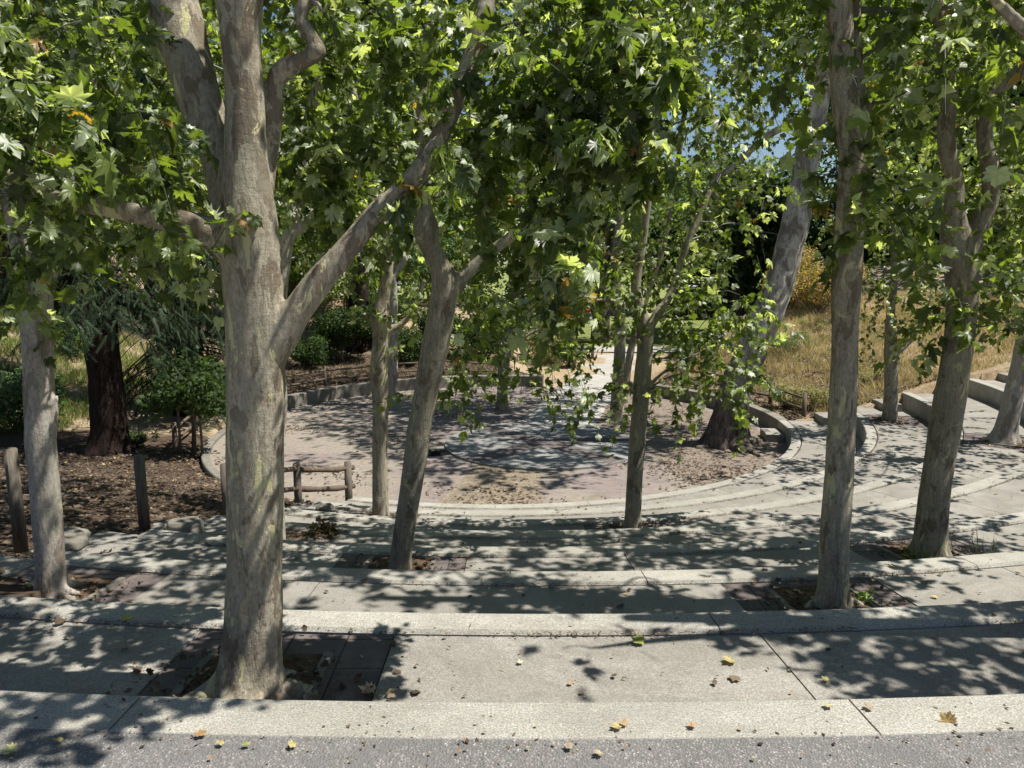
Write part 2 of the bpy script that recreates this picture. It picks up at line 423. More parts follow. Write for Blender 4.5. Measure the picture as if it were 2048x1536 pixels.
mul = np.maximum(mul, smooth(28, 40, aa_) * smooth(66, 58, aa_) * 0.35)
grn = smooth(41.5, 43, YY) * smooth(22, 16, np.abs(XX - 3)) + smooth(60, 75, YY)
grn = np.maximum(grn, smooth(150, 170, aa_) * smooth(200, 185, aa_) * smooth(19, 22, rr) * 0.5)
colT = np.stack([mul.ravel(), np.clip(grn, 0, 1).ravel(), np.zeros(nx * ny)], 1)
terr = mesh_obj('ground', np_mesh('ground', V, quads, np.full(len(quads), 4), True, colT), MAT['terrain'])
tag(terr, kind='structure')

def fan_sheet(name, outline, z, mat, parent=None, thick=0.0):
    bm = bmesh.new()
    vs = [bm.verts.new((x, y, z)) for x, y in outline]
    f = bm.faces.new(vs)
    if f.normal.z < 0: f.normal_flip()
    if thick:
        r = bmesh.ops.extrude_face_region(bm, geom=[f])
        for v in r['geom']:
            if isinstance(v, bmesh.types.BMVert): v.co.z -= thick
    bmesh.ops.triangulate(bm, faces=bm.faces)
    return mesh_obj(name, bm_mesh(bm, name), mat, parent)

# the road: one sheet with an uneven edge against the kerb
ro = []
for k in range(400):
    a = aL(0) + (AR - 0.25 - aL(0)) * k / 399
    x, y, _ = pol(float(rho(0, a)) + 0.215 + 0.018 * mnoise.noise(Vector((k * 0.6, 0, 0))) + 0.02 * mnoise.noise(Vector((k * .23, 4, 0))), a, 0)
    ro.append((x, y))
a0 = a_left(RI(0))
ro = [(-60, ro[0][1] + 1.6)] + [(-8, ro[0][1] + .6)] + ro + [(60, ro[-1][1]), (60, -40), (-60, -40)]
road = fan_sheet('road', ro, 0.013, MAT['asphalt']); tag(road, kind='structure')

# arena floor and path
fl = [pol(R7 + 0.05, R(a), 0)[:2] for a in range(0, 360, 3)]
floor = fan_sheet('arena_floor', fl, ZF, MAT['brick']); tag(floor, kind='structure')
pl = []
for (x, y), w_ in zip(PATH, PW): pl.append((x - w_, y))
pr = [(x + w_, y) for (x, y), w_ in zip(PATH, PW)]
path = fan_sheet('path', pl[0:1] + pl[1:] + pr[::-1], ZF + 0.008, MAT['path']); tag(path, kind='structure')
cross = fan_sheet('crossing_path', [(-30, 40.2), (30, 38.6), (30, 41.0), (-30, 42.6)], ZF + 0.07, MAT['path']); tag(cross, kind='structure')
# stage disc with brown cross bars
SX, SY, SR = 0.83, 19.75, 2.6
stg = empty('stage_disc', (SX, SY, ZF), 'flat round concrete stage with brown crossing bands in the middle of the sunken arena floor', 'stage')
fan_sheet('disc', [(SX + SR * math.cos(R(a)), SY + SR * math.sin(R(a))) for a in range(0, 360, 4)], ZF + 0.05, MAT['stage'], stg, 0.1)
ctr = G(1087, 893, ZF)
for kb, (qx, qy, both) in enumerate([(1207, 924, True), (998, 917, False), (1262, 884, False)]):
    e_ = G(qx, qy, ZF); d = Vector((e_[0] - ctr[0], e_[1] - ctr[1])).normalized(); n_ = Vector((-d.y, d.x)) * 0.30
    L = math.sqrt(SR ** 2 - 0.32 ** 2) - 0.02; st_ = -L if both else 0.33
    pts = [st_ * d + n_, L * d + n_, L * d - n_, st_ * d - n_]
    fan_sheet('brown_band', [(SX + p.x, SY + p.y) for p in pts], ZF + 0.054 + 0.003 * kb, MAT['stage_dark'], stg)
# tan dirt panel in front of the stage and dirt beds beside the path
def gpoly(pts, z): return [tuple(G(px, py, z)[:2]) for px, py in pts]
def jag(poly, amt=0.06, n=10):
    out = []
    for k in range(len(poly)):
        p, q = Vector(poly[k]), Vector(poly[(k + 1) % len(poly)])
        for j in range(n):
            v = p.lerp(q, j / n); s_ = mnoise.noise(Vector((v.x * 2, v.y * 2, 0))) * amt
            out.append((v.x + s_, v.y + s_ * 0.6))
    return out
d1 = fan_sheet('dirt_bed', gpoly([(958, 925), (1000, 935), (1045, 941), (1086, 943), (1086, 1012), (868, 1012)], ZF), ZF + 0.004, MAT['tan_dirt']); tag(d1, kind='structure')
d2 = fan_sheet('dirt_bed', jag(gpoly([(1164, 846), (1240, 782), (1330, 800), (1420, 822), (1500, 850), (1585, 905), (1560, 935), (1440, 985), (1350, 945), (1270, 880)], ZF)), ZF + 0.004, mat_soil('dirt_bed_soil', (0.16, 0.13, 0.105), (0.26, 0.215, 0.175), 2, 0.3)); tag(d2, kind='structure')

# ------------------------------------------------------------------ terraces
def ring_block(r0, r1, a0, a1, zt, dep, bev=0.012, step=1.6, lift=0.0):
    n = max(1, int(abs(math.degrees(a1 - a0)) / step)); 
    f0 = r0 if callable(r0) else (lambda a, v=r0: v); f1 = r1 if callable(r1) else (lambda a, v=r1: v)
    Vs = []; P = 7
    for k in range(n + 1):
        a = a0 + (a1 - a0) * k / n
        r0_ = float(f0(a)); r1_ = float(f1(a)); prof = [(r0_, zt - dep), (r0_, zt - bev), (r0_ + bev * .35, zt - bev * .35), (r0_ + bev, zt), (r1_ - bev, zt + lift), (r1_, zt - bev + lift), (r1_, zt - dep)]
        for (r, z) in prof: Vs.append(pol(r, a, z))
    fs = []; cn = []
    for k in range(n):
        for j in range(P):
            a_, b_ = k * P + j, k * P + (j + 1) % P
            fs += [a_, b_, b_ + P, a_ + P]; cn.append(4)
    fs += list(range(P))[::-1]; cn.append(P); fs += [n * P + j for j in range(P)]; cn.append(P)
    bm = bmesh.new(); vv = [bm.verts.new(v) for v in Vs]; o = 0
    for c in cn:
        try: bm.faces.new([vv[i] for i in fs[o:o + c]])
        except ValueError: pass
        o += c
    return bm_mesh(bm, 'block')

TREES_ON = {1: [(-1.28, 3.38)], 2: [(-3.38, 5.30), (2.27, 5.12)], 3: [(-1.06, 6.72), (4.05, 7.03)], 4: [(-2.75, 8.5)],
            5: [(1.64, 9.95), (9.9, 15.0)], 6: [(-2.12, 11.6), (9.6, 19.0)], 7: []}
names = ['topmost', 'second highest', 'third highest', 'fourth highest', 'fourth lowest', 'third lowest', 'second lowest', 'lowest']
JPX = [(1700, 1410), (1420, 1236), (1285, 1150), (1209, 1100), (1125, 1064), (1080, 1038), (1260, 1020), (1180, 1011)]
JOFF = [0.065, -0.012, 0.02, 0.05, -0.03, 0.01, 0.06, 0.03]
for i in range(0, 8):
    Ri, zt = RI(i), ZI(i)
    if i == 0: lab = 'pale speckled concrete kerb along the asphalt road at the head of the steps'
    else: lab = '%s curved concrete seating terrace counting from the road' % ['', 'first', 'second', 'third', 'fourth', 'fifth', 'sixth', 'seventh and lowest'][i]
    T = empty('road_kerb' if i == 0 else 'seating_terrace', pol(Ri, -math.pi / 2, zt), lab, 'kerb' if i == 0 else 'terrace', None if i == 0 else 'curved concrete seating terraces')
    al = aL(i); cw = 0.235 if i else 0.24
    Ri = float(rho(i, -1.57)); da = 2.66 / Ri
    # copings between joints
    cuts = []
    jp = G(*JPX[i], zt); a = math.atan2(jp[1] - CY, jp[0] - CX) - 7 * da
    while a < AR:
        if al + 0.03 < a < AR - 0.03: cuts.append(a)
        a += da
    ed = [al] + cuts + [AR]
    for k in range(len(ed) - 1):
        g0, g1 = (0.004 / Ri), (0.004 / Ri)
        mesh_obj('coping', ring_block(lambda a, i=i: rho(i, a), lambda a, i=i: rho(i, a) + cw, ed[k] + g0, ed[k + 1] - g1, zt + 0.016, 0.46, 0.022 if i else 0.014), MAT['coping'], T)
    if i == 0: continue
    # paving behind the coping, cut by tree panels and joints
    ri, ro_ = (lambda a, i=i: rho(i, a) + cw + 0.022), (lambda a, i=i: rho(i - 1, a) - 0.004)
    panels = []
    for (tx, ty) in TREES_ON[i]:
        ta = math.atan2(ty - CY, tx - CX)
        rm = math.hypot(tx - CX, ty - CY)
        wl, wr = (0.50, 0.62) if i == 1 else (0.62, 0.62)
        panels.append((ta - wl / rm, ta + wr / rm, ta, rm))
    panels.sort()
    cuts2 = [c + 0.012 for c in cuts]
    free = []; cur = al + (0.0)
    for p in panels:
        free.append((cur, p[0])); cur = p[1]
    free.append((cur, AR))
    for (b0, b1) in free:
        es = [b0] + [c for c in cuts2 if b0 + 0.04 < c < b1 - 0.04] + [b1]
        for k in range(len(es) - 1):
            mesh_obj('paving_slab', ring_block(ri, ro_, es[k] + 0.0045 / Ri, es[k + 1] - 0.0045 / Ri, zt, 0.45, 0.006), MAT['paving'], T)
    for (p0, p1, ta, rm) in panels:
        pa = mesh_obj('paver_panel', ring_block(ri, ro_, p0 + 0.004 / Ri, p1 - 0.004 / Ri, zt - 0.006, 0.43, 0.005), MAT['paver'], T)
        hw = 0.31
        h0, h1 = ta - hw / rm, ta + hw / rm
        rr0, rr1 = max(float(ri(ta)) + 0.05, rm - 0.36), min(float(ro_(ta)) - 0.02, rm + 0.36)
        bm = bmesh.new(); N = 12; gv = []
        for u in range(N + 1):
            row = []
            for v in range(N + 1):
                rr_ = rr0 + (rr1 - rr0) * u / N; a_ = h0 + (h1 - h0) * v / N
                ed_ = min(u, v, N - u, N - v) / N
                z_ = zt + 0.002 + (0.02 + 0.02 * mnoise.noise(Vector((u * .7, v * .7, i)))) * min(1, ed_ * 5)
                row.append(bm.verts.new(pol(rr_, a_, z_)))
            gv.append(row)
        for u in range(N):
            for v in range(N): bm.faces.new((gv[u][v], gv[u][v + 1], gv[u + 1][v + 1], gv[u + 1][v]))
        mesh_obj('soil_opening', bm_mesh(bm, 'soil_opening', True), MAT['soil'], pa)
        for aa2 in (h0, h1):
            wd = 0.022 / rm
            mesh_obj('edging_strip', ring_block(rr0, rr1, aa2 - wd, aa2 + wd, zt + 0.02, 0.06, 0.005), MAT['wall'], pa)

# arena walls (lowest terrace wall carried round the back)
def arc_wall(name, a0, a1, hgt_, lab, width=0.3):
    T = empty(name, pol(R7, (a0 + a1) / 2, ZF), lab, 'wall')
    n = max(1, round((a1 - a0) * R7 / 2.6))
    for k in range(n):
        b0, b1 = a0 + (a1 - a0) * k / n, a0 + (a1 - a0) * (k + 1) / n
        mesh_obj('wall_block', ring_block(R7, R7 + width, b0 + .0006, b1 - .0006, ZF + hgt_, hgt_ + 0.3, 0.02), MAT['wall'], T)
    return T
arc_wall('retaining_wall', AR + 0.002, R(56), STEP + 0.012, 'low curved concrete wall below the dry grass bank on the right of the arena')
arc_wall('retaining_wall', R(79), R(171), STEP + 0.012, 'low curved concrete wall behind the brick floor below the shaded bushy bank')
arc_wall('edge_kerb', R(171.2), a_left(R7) + 2 * math.pi - 0.005, 0.10, 'low pale kerb edging the brick floor under the split rail fence', 0.2)

# step blocks of the aisle at the right end of the terraces
for i in range(8, 1, -1):
    Rb = RI(i - 1); zt = ZI(i) if i < 8 else ZF
    lab = ['', '', 'half height concrete step block on the second terrace at its right end', 'half height concrete step block on the third terrace at its right end',
           'half height concrete step block on the fourth terrace at its right end', 'half height concrete step block on the fifth terrace by the bank',
           'half height concrete step block on the sixth terrace behind the thin young sycamore', 'half height concrete step block on the seventh terrace next to the end fence post',
           'lowest step block standing on the arena floor against the wall'][i]
    ac = R(-6.5) if i == 8 else R(-3.8)
    hw = 0.42 / Rb
    b = mesh_obj('step_block', ring_block(Rb - 0.50, Rb - 0.012, ac - hw, ac + hw, zt + 0.20, 0.196, 0.025), MAT['paving'])
    tag(b, lab, 'step', 'step blocks of the right hand aisle')

# ------------------------------------------------------------------ wood builder
def catmull(P, n):
    P = np.asarray(P, float)
    if len(P) < 3: 
        t = np.linspace(0, 1, n + 1)[:, None]; return P[0] * (1 - t) + P[-1] * t
    E = np.vstack([2 * P[0] - P[1], P, 2 * P[-1] - P[-2]]); out = []
    for k in range(1, len(E) - 2):
        for j in range(n):
            t = j / n; p0, p1, p2, p3 = E[k - 1:k + 3]
            out.append(0.5 * ((2 * p1) + (-p0 + p2) * t + (2 * p0 - 5 * p1 + 4 * p2 - p3) * t * t + (-p0 + 3 * p1 - 3 * p2 + p3) * t ** 3))
    out.append(P[-1]); return np.array(out)
def tube(P, rad, seg):
    """P (n,3), rad (n): closed tube verts, quads"""
    P = np.asarray(P, float); n = len(P)
    T = np.gradient(P, axis=0); T /= np.linalg.norm(T, axis=1)[:, None] + 1e-9
    u = np.cross(T[0], [0.3, 1, 0.1]); u /= np.linalg.norm(u) + 1e-9
    Vs = []
    ang = np.linspace(0, 2 * math.pi, seg, endpoint=False)
    for k in range(n):
        u = u - T[k] * np.dot(u, T[k]); u /= np.linalg.norm(u) + 1e-9
        v = np.cross(T[k], u)
        Vs.append(P[k] + rad[k] * (np.cos(ang)[:, None] * u + np.sin(ang)[:, None] * v))
    V = np.vstack(Vs)
    fs = []
    i0 = np.arange(seg); i1 = (i0 + 1) % seg
    for k in range(n - 1):
        fs.append(np.stack([k * seg + i0, k * seg + i1, (k + 1) * seg + i1, (k + 1) * seg + i0], 1))
    q = np.vstack(fs)
    return V, q, [list(range(seg))[::-1], [(n - 1) * seg + j for j in range(seg)]]
def limb_world(pts, dY=None):
    """pts: (px,py,Y,width_px) -> world points and radii"""
    P = []; Rr = []
    for (px, py, Y, wd) in pts:
        p, t = Q(px, py, Y); P.append(p); Rr.append(wd / 2 * t / F)
    return np.array(P), np.array(Rr)
def wood_mesh(limbs, voxel, amp, name='trunk', flare=None, remesh=True, folds=0.0, knob=0.0, seg=20):
    Vs = []; faces = []; off = 0
    for P, rr_ in limbs:
        c = catmull(np.hstack([P, rr_[:, None]]), 6)
        V_, q, caps = tube(c[:, :3], np.maximum(c[:, 3], 0.004), seg)
        Vs.append(V_); faces += [tuple(f + off) for f in q.tolist() and q]; faces += [tuple(np.array(cp) + off) for cp in caps]; off += len(V_)
    V_ = np.vstack(Vs)
    me = np_mesh(name, V_, np.concatenate([np.array(f) for f in faces]), [len(f) for f in faces], True)
    if remesh:
        ob = bpy.data.objects.new('tmp', me); C.objects.link(ob)
        md = ob.modifiers.new('r', 'REMESH'); md.mode = 'VOXEL'; md.voxel_size = voxel; md.use_smooth_shade = True
        sm = ob.modifiers.new('s', 'SMOOTH'); sm.factor = 0.5; sm.iterations = 5
        dg = bpy.context.evaluated_depsgraph_get(); ev = ob.evaluated_get(dg)
        me2 = bpy.data.meshes.new_from_object(ev, depsgraph=dg)
        bpy.data.objects.remove(ob); bpy.data.meshes.remove(me); me = me2; me.name = name
    n = len(me.vertices); co = np.empty(n * 3, np.float32); me.vertices.foreach_get('co', co); co = co.reshape(-1, 3)
    no = np.empty(n * 3, np.float32); me.vertices.foreach_get('normal', no); no = no.reshape(-1, 3)
    d = np.empty(n)
    sd_ = float(co[0, 0]) * 3.1
    for k in range(n):
        x, y, z = co[k]
        v = mnoise.noise(Vector((x * 3.1 + sd_, y * 3.1, z * 1.7))) * 1.0 + mnoise.noise(Vector((x * 11, y * 11 + sd_, z * 4.5))) * 0.35
        if folds:
            f_ = max(0.0, mnoise.noise(Vector((x * 2, y * 2, z * 1.3 + sd_))) + 0.1)
            v += folds * f_ * mnoise.noise(Vector((x * 4, y * 4, z * 30)))
        if knob:
            kk = mnoise.noise(Vector((x * 5 + 9, y * 5, z * 3.3 + sd_)))
            if kk > 0.33: v += knob * (kk - 0.33) * 4
        d[k] = v
    disp = d * amp
    if flare is not None:                       # root flare: lobes near the ground
        for (bx, by, bz, hh, aa3, nl) in flare:
            hz = co[:, 2] - bz; ang = np.arctan2(co[:, 1] - by, co[:, 0] - bx)
            m_ = (np.clip(1 - hz / hh, 0, 1) ** 2) * (np.hypot(co[:, 0] - bx, co[:, 1] - by) < aa3 * 6 + 0.3)
            disp = disp + m_ * aa3 * (0.75 + 0.6 * np.cos(ang * nl + 1.0) + 0.35 * np.cos(ang * (nl + 2) + 2.2))
    co = co + no * disp[:, None]
    me.vertices.foreach_set('co', co.astype(np.float32).ravel()); me.update()
    return me

# ------------------------------------------------------------------ leaves
def norm(a): return a / (np.linalg.norm(a, axis=-1, keepdims=True) + 1e-9)
# sycamore leaf outline (x across, y along; base at origin), unit length ~1
HALF = [(0.0, 0.10), (0.14, 0.02), (0.30, -0.04), (0.37, 0.08), (0.50, 0.12), (0.43, 0.22), (0.66, 0.36), (0.49, 0.39), (0.46, 0.46), (0.58, 0.66), (0.42, 0.64), (0.33, 0.72), (0.24, 0.62), (0.19, 0.82), (0.10, 0.86), (0.0, 1.04)]
def leaf_template(level):
    if level == 0: h = HALF
    elif level == 1: h = [HALF[i] for i in (0, 2, 4, 5, 6, 8, 9, 12, 13, 15)]
    elif level == 2: h = [(0, 0.08), (0.34, 0.0), (0.60, 0.34), (0.44, 0.44), (0.50, 0.68), (0.22, 0.66), (0.0, 1.0)]
    else: h = [(0, 0.0), (0.45, 0.45), (0.0, 1.0)]
    right = h; left = [(-x, y) for x, y in h[1:-1]][::-1]
    out = right + left
    if level <= 2:
        pts = [(0.0, 0.38)] + out
        def zf(x, y): return 0.20 * abs(x) - 0.75 * x * x - 0.50 * max(0, y - 0.30) ** 2 + 0.045 * math.sin(x * 17 + y * 9)
        V_ = np.array([(x, y, zf(x, y)) for x, y in pts]); n = len(out)
        Fc = np.array([(0, 1 + k, 1 + (k + 1) % n) for k in range(n)])
    else:
        V_ = np.array([(0, 0, 0), (0.42, 0.5, -0.05), (0, 1, -0.15), (-0.42, 0.5, -0.05), ])
        Fc = np.array([(0, 1, 2), (0, 2, 3)])
    return V_, Fc
TPL = {k: leaf_template(k) for k in range(4)}
def spray_template(n=9):                      # feathery needle spray
    Vs = []; Fs = []
    for k in range(n):
        y = k / n; L = 0.17 * (1 - 0.5 * y)
        for s_ in (-1, 1):
            b = len(Vs); Vs += [(0, y, 0), (0.0, y + 0.07, 0), (s_ * L, y + 0.16, -0.05)]; Fs.append((b, b + 1, b + 2))
    b = len(Vs); Vs += [(-0.03, 0, 0), (0.03, 0, 0), (0, 1.1, -0.1)]; Fs.append((b, b + 1, b + 2))
    return np.array(Vs), np.array(Fs)
TPL['spray'] = spray_template()
def blade_template():
    return np.array([(-0.03, 0, 0), (0.03, 0, 0), (0.02, 0.5, 0.03), (-0.02, 0.5, 0.03), (0, 1.0, 0.16)]), np.array([(0, 1, 2), (0, 2, 3), (3, 2, 4)])
TPL['blade'] = blade_template()
def instance_mesh(name, tpl, pos, tip, nrm, size, col, curl=None, width=None):
    V_, Fc = TPL[tpl]; N = len(pos)
    t = norm(tip); n = norm(nrm - t * np.sum(nrm * t, axis=1, keepdims=True)); b = np.cross(t, n)
    cu = np.ones(N) if curl is None else curl
    wd = np.ones(N) if width is None else width
    co = pos[:, None, :] + size[:, None, None] * (V_[None, :, 0:1] * wd[:, None, None] * b[:, None, :] + V_[None, :, 1:2] * t[:, None, :] + V_[None, :, 2:3] * cu[:, None, None] * n[:, None, :])
    nv = len(V_)
    if tpl in (0, 1, 2): co = co + RNG.normal(size=co.shape) * (0.035 * size)[:, None, None]
    fa = (Fc[None] + (np.arange(N) * nv)[:, None, None]).reshape(-1, 3)
    return np_mesh(name, co.reshape(-1, 3), fa, np.full(len(fa), 3), tpl in (0, 1, 2), np.repeat(col, nv, axis=0))
def leaf_cols(n, kind='syc'):
    r = RNG.random((n, 1)); v = RNG.normal(1, 0.18, (n, 1)).clip(0.55, 1.6)
    if kind == 'syc':
        a, b = np.array([0.060, 0.088, 0.028]), np.array([0.130, 0.172, 0.048])
        c = (a + (b - a) * r) * v
        k = RNG.random(n)
        c[k < 0.26] = np.array([0.34, 0.38, 0.29]) * v[k < 0.26]  # pale leaves: mildew, plus sunlit highlights put into the leaf colour
        c[(k > 0.26) & (k < 0.33)] = np.array([0.17, 0.22, 0.05]) * v[(k > 0.26) & (k < 0.33)]
        c[k > 0.993] = np.array([0.28, 0.17, 0.05])
    elif kind == 'red':
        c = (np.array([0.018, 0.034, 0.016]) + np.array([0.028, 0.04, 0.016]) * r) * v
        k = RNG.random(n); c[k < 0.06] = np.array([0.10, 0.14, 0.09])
    elif kind == 'oak':
        c = (np.array([0.035, 0.06, 0.02]) + np.array([0.035, 0.05, 0.02]) * r) * v
    elif kind == 'bright':
        c = (np.array([0.10, 0.17, 0.03]) + np.array([0.12, 0.14, 0.03]) * r) * v
    elif kind == 'bay':
        c = (np.array([0.07, 0.12, 0.05]) + np.array([0.06, 0.08, 0.05]) * r) * v
    elif kind == 'rust':
        c = (np.array([0.32, 0.19, 0.10]) + np.array([0.22, 0.19, 0.12]) * r) * v
        k = RNG.random(n); c[k < 0.25] = np.array([0.16, 0.20, 0.05])
    elif kind == 'dusty':
        c = (np.array([0.24, 0.20, 0.13]) + np.array([0.12, 0.13, 0.08]) * r) * v
    elif kind == 'litter':
        c = (np.array([0.07, 0.052, 0.038]) + np.array([0.17, 0.13, 0.09]) * r ** 1.6) * v
        k = RNG.random(n); c[k < 0.025] = np.array([0.42, 0.34, 0.17])
    elif kind == 'straw':
        c = (np.array([0.34, 0.27, 0.165]) + np.array([0.26, 0.225, 0.165]) * r) * v
    return c.clip(0.004, 0.9)

def ribbon_mesh(name, curves, rads, seg=3):
    """many thin twigs, each (K,3) with the same K -> one mesh"""
    Cv = np.array(curves); N, K, _ = Cv.shape
    T = np.gradient(Cv, axis=1); T = norm(T)
    u = norm(np.cross(T, np.array([0.31, 0.87, 0.37]))); v = np.cross(T, u)
    rad = np.array(rads)[:, None] * np.linspace(1, 0.35, K)[None, :]
    ang = np.arange(seg) * 2 * math.pi / seg
    co = Cv[:, :, None, :] + rad[:, :, None, None] * (np.cos(ang)[None, None, :, None] * u[:, :, None, :] + np.sin(ang)[None, None, :, None] * v[:, :, None, :])
    base = (np.arange(N) * K * seg)[:, None, None]
    k = np.arange(K - 1)[None, :, None] * seg; j = np.arange(seg)[None, None, :]; j1 = (j + 1) % seg
    q = np.stack([base + k + j, base + k + j1, base + k + seg + j1, base + k + seg + j], -1).reshape(-1, 4)
    return np_mesh(name, co.reshape(-1, 3), q, np.full(len(q), 4), True)

def shoots(blobs, per=7, leaf=0.15, length=0.55, droop=0.5, anchors=None):
    """blobs: (x,y,z,r,n). returns leaf arrays and twig curves"""
    pos, tip, nrm, size, curves = [], [], [], [], []
    for (bx, by, bz, br, n) in blobs:
        n = max(1, int(round(n)))
        u = norm(RNG.normal(size=(n, 3))); rad = br * RNG.random((n, 1)) ** 0.42
        st = np.array([bx, by, bz]) + u * rad * np.array([1, 1, 0.85])
        dr = norm(u * 0.8 + RNG.normal(size=(n, 3)) * 0.6 + np.array([0, 0, -0.05]))
        L = length * RNG.uniform(0.6, 1.3, (n, 1))
        K = 5
        ts = np.linspace(0, 1, K)
        cv = np.stack([st + dr * L * t + np.array([0, 0, -1]) * L * droop * t * t for t in ts], 1)
        curves.append(cv)
        for j in range(per):
            t = (j + 0.6) / per
            p = st + dr * L * t + np.array([0, 0, -1]) * L * droop * t * t
            side = norm(np.cross(dr, RNG.normal(size=(n, 3))))
            td = norm(dr * 0.5 + side * 0.9 + np.array([0, 0, -0.45]) + RNG.normal(size=(n, 3)) * 0.3)
            pos.append(p + td * leaf * 0.35); tip.append(td)
            nrm.append(norm(np.array([0, 0, 0.9]) + RNG.normal(size=(n, 3)) * 0.55 + dr * 0.2))
            size.append(leaf * RNG.uniform(0.55, 1.25, n))
    return np.vstack(pos), np.vstack(tip), np.vstack(nrm), np.concatenate(size), np.vstack(curves)
def wb(blobs):
    out = []
    for b in blobs:
        px, py, Y, rp, n = b
        p, t = Q(px, py, Y); out.append((p[0], p[1], p[2], rp * t / F, n))
    return out
# gaps of the canopy: sun shafts reaching these spots of the ground stay open (x, y, z, rx, ry, chance)
GAPS = [(1.0, 3.6, -0.4, 0.5, 0.5, 0.75), (0.75, 3.45, 2.35, 1.0, 0.6, 0.97), (0.9, 3.6, 2.8, 1.1, 0.9, 0.96), (1.0, 7.3, 3.2, 1.4, 0.9, 0.7), (0.1, 3.6, 3.0, 0.7, 0.6, 0.6), (-2.2, 3.0, 2.9, 0.7, 0.6, 0.6), (-0.6, 3.7, 2.9, 0.5, 0.5, 0.6), (-1.9, 2.9, 2.6, 0.6, 0.5, 0.6), (1.5, 10.4, 1.2, 2.4, 1.6, 0.6), (-12.8, 25.5, -2.6, 3.2, 5.0, 0.93), (-1.0, 7.6, 2.6, 1.5, 1.0, 0.5), (4.6, 20.6, 4.5, 3.0, 2.0, 0.45), (-3, 25, 4.5, 3.0, 2.0, 0.45), (0.25, 3.6, -0.4, 0.85, 0.55, 0.95), (1.2, 2.45, 0.0, 1.9, 0.40, 0.95), (-0.2, 2.5, 0, 0.75, 0.3, 0.95), (4.4, 11.8, -2.2, 1.9, 1.3, 0.6), (2.0, 13.6, -2.6, 2.5, 0.8, 0.55), (-3.2, 15.3, ZF, 1.8, 1.3, 0.8), (-1.9, 14.9, ZF, 1.2, 1.0, 0.7), (1.6, 14.6, ZF, 1.6, 0.6, 0.6), (3.6, 16.0, ZF, 1.1, 0.6, 0.55), (5.3, 40, ZF, 4, 4, 0.6), (-5.5, 19.5, ZF, 1.5, 1.2, 0.6), (3.2, 29.8, ZF, 1.2, 1.0, 0.6),
        (1.0, 5.6, -1.0, 0.7, 0.25, 0.8), (3.6, 5.0, -.8, 0.7, 0.4, 0.7), (9.5, 26, -1, 3.5, 4, 0.6)]
def open_sky(p, mult=1.0):
    keep = np.ones(len(p), bool); rnd = RNG.random(len(p))
    for (gx_, gy_, gz_, rx_, ry_, ch) in GAPS:
        h_ = (p[:, 2] - gz_) / S.z
        sx_ = p[:, 0] - S.x * h_ - gx_; sy_ = p[:, 1] - S.y * h_ - gy_
        keep &= ~(((sx_ / rx_) ** 2 + (sy_ / ry_) ** 2 < 1) & (h_ > (0.5 if gz_ > 1 else 0.9)) & (rnd < ch * mult))
    return keep
def join_meshes(a, b, c=None):
    if c is not None:
        vb = np.empty(len(b.vertices) * 3, np.float32); vc = np.empty(len(c.vertices) * 3, np.float32); b.vertices.foreach_get('co', vb); c.vertices.foreach_get('co', vc)
        lb = np.empty(len(b.loops), np.int32); lc = np.empty(len(c.loops), np.int32); b.loops.foreach_get('vertex_index', lb); c.loops.foreach_get('vertex_index', lc)
        cb = np.empty(len(b.polygons), np.int32); cc = np.empty(len(c.polygons), np.int32); b.polygons.foreach_get('loop_total', cb); c.polygons.foreach_get('loop_total', cc)
        b2 = np_mesh('wood', np.concatenate([vb, vc]).reshape(-1, 3), np.concatenate([lb, lc + len(b.vertices)]), np.concatenate([cb, cc]), True)
        bpy.data.meshes.remove(b); bpy.data.meshes.remove(c); b = b2
    na, nb = len(a.vertices), len(b.vertices); va = np.empty(na * 3, np.float32); vb = np.empty(nb * 3, np.float32)
    a.vertices.foreach_get('co', va); b.vertices.foreach_get('co', vb)
    la = np.empty(len(a.loops), np.int32); lb = np.empty(len(b.loops), np.int32); a.loops.foreach_get('vertex_index', la); b.loops.foreach_get('vertex_index', lb)
    ca = np.empty(len(a.polygons), np.int32); cb = np.empty(len(b.polygons), np.int32); a.polygons.foreach_get('loop_total', ca); b.polygons.foreach_get('loop_total', cb)
    col = np.zeros((na + nb, 3), np.float32); c4 = np.empty(na * 4, np.float32); a.color_attributes['Col'].data.foreach_get('color', c4); col[:na] = c4.reshape(-1, 4)[:, :3]; col[na:] = 0.15
    me = np_mesh('crown', np.concatenate([va, vb]).reshape(-1, 3), np.concatenate([la, lb + na]), np.concatenate([ca, cb]), True, col)
    me.polygons.foreach_set('material_index', np.concatenate([np.zeros(len(ca), np.int32), np.ones(len(cb), np.int32)]))
    bpy.data.meshes.remove(a); bpy.data.meshes.remove(b); return me
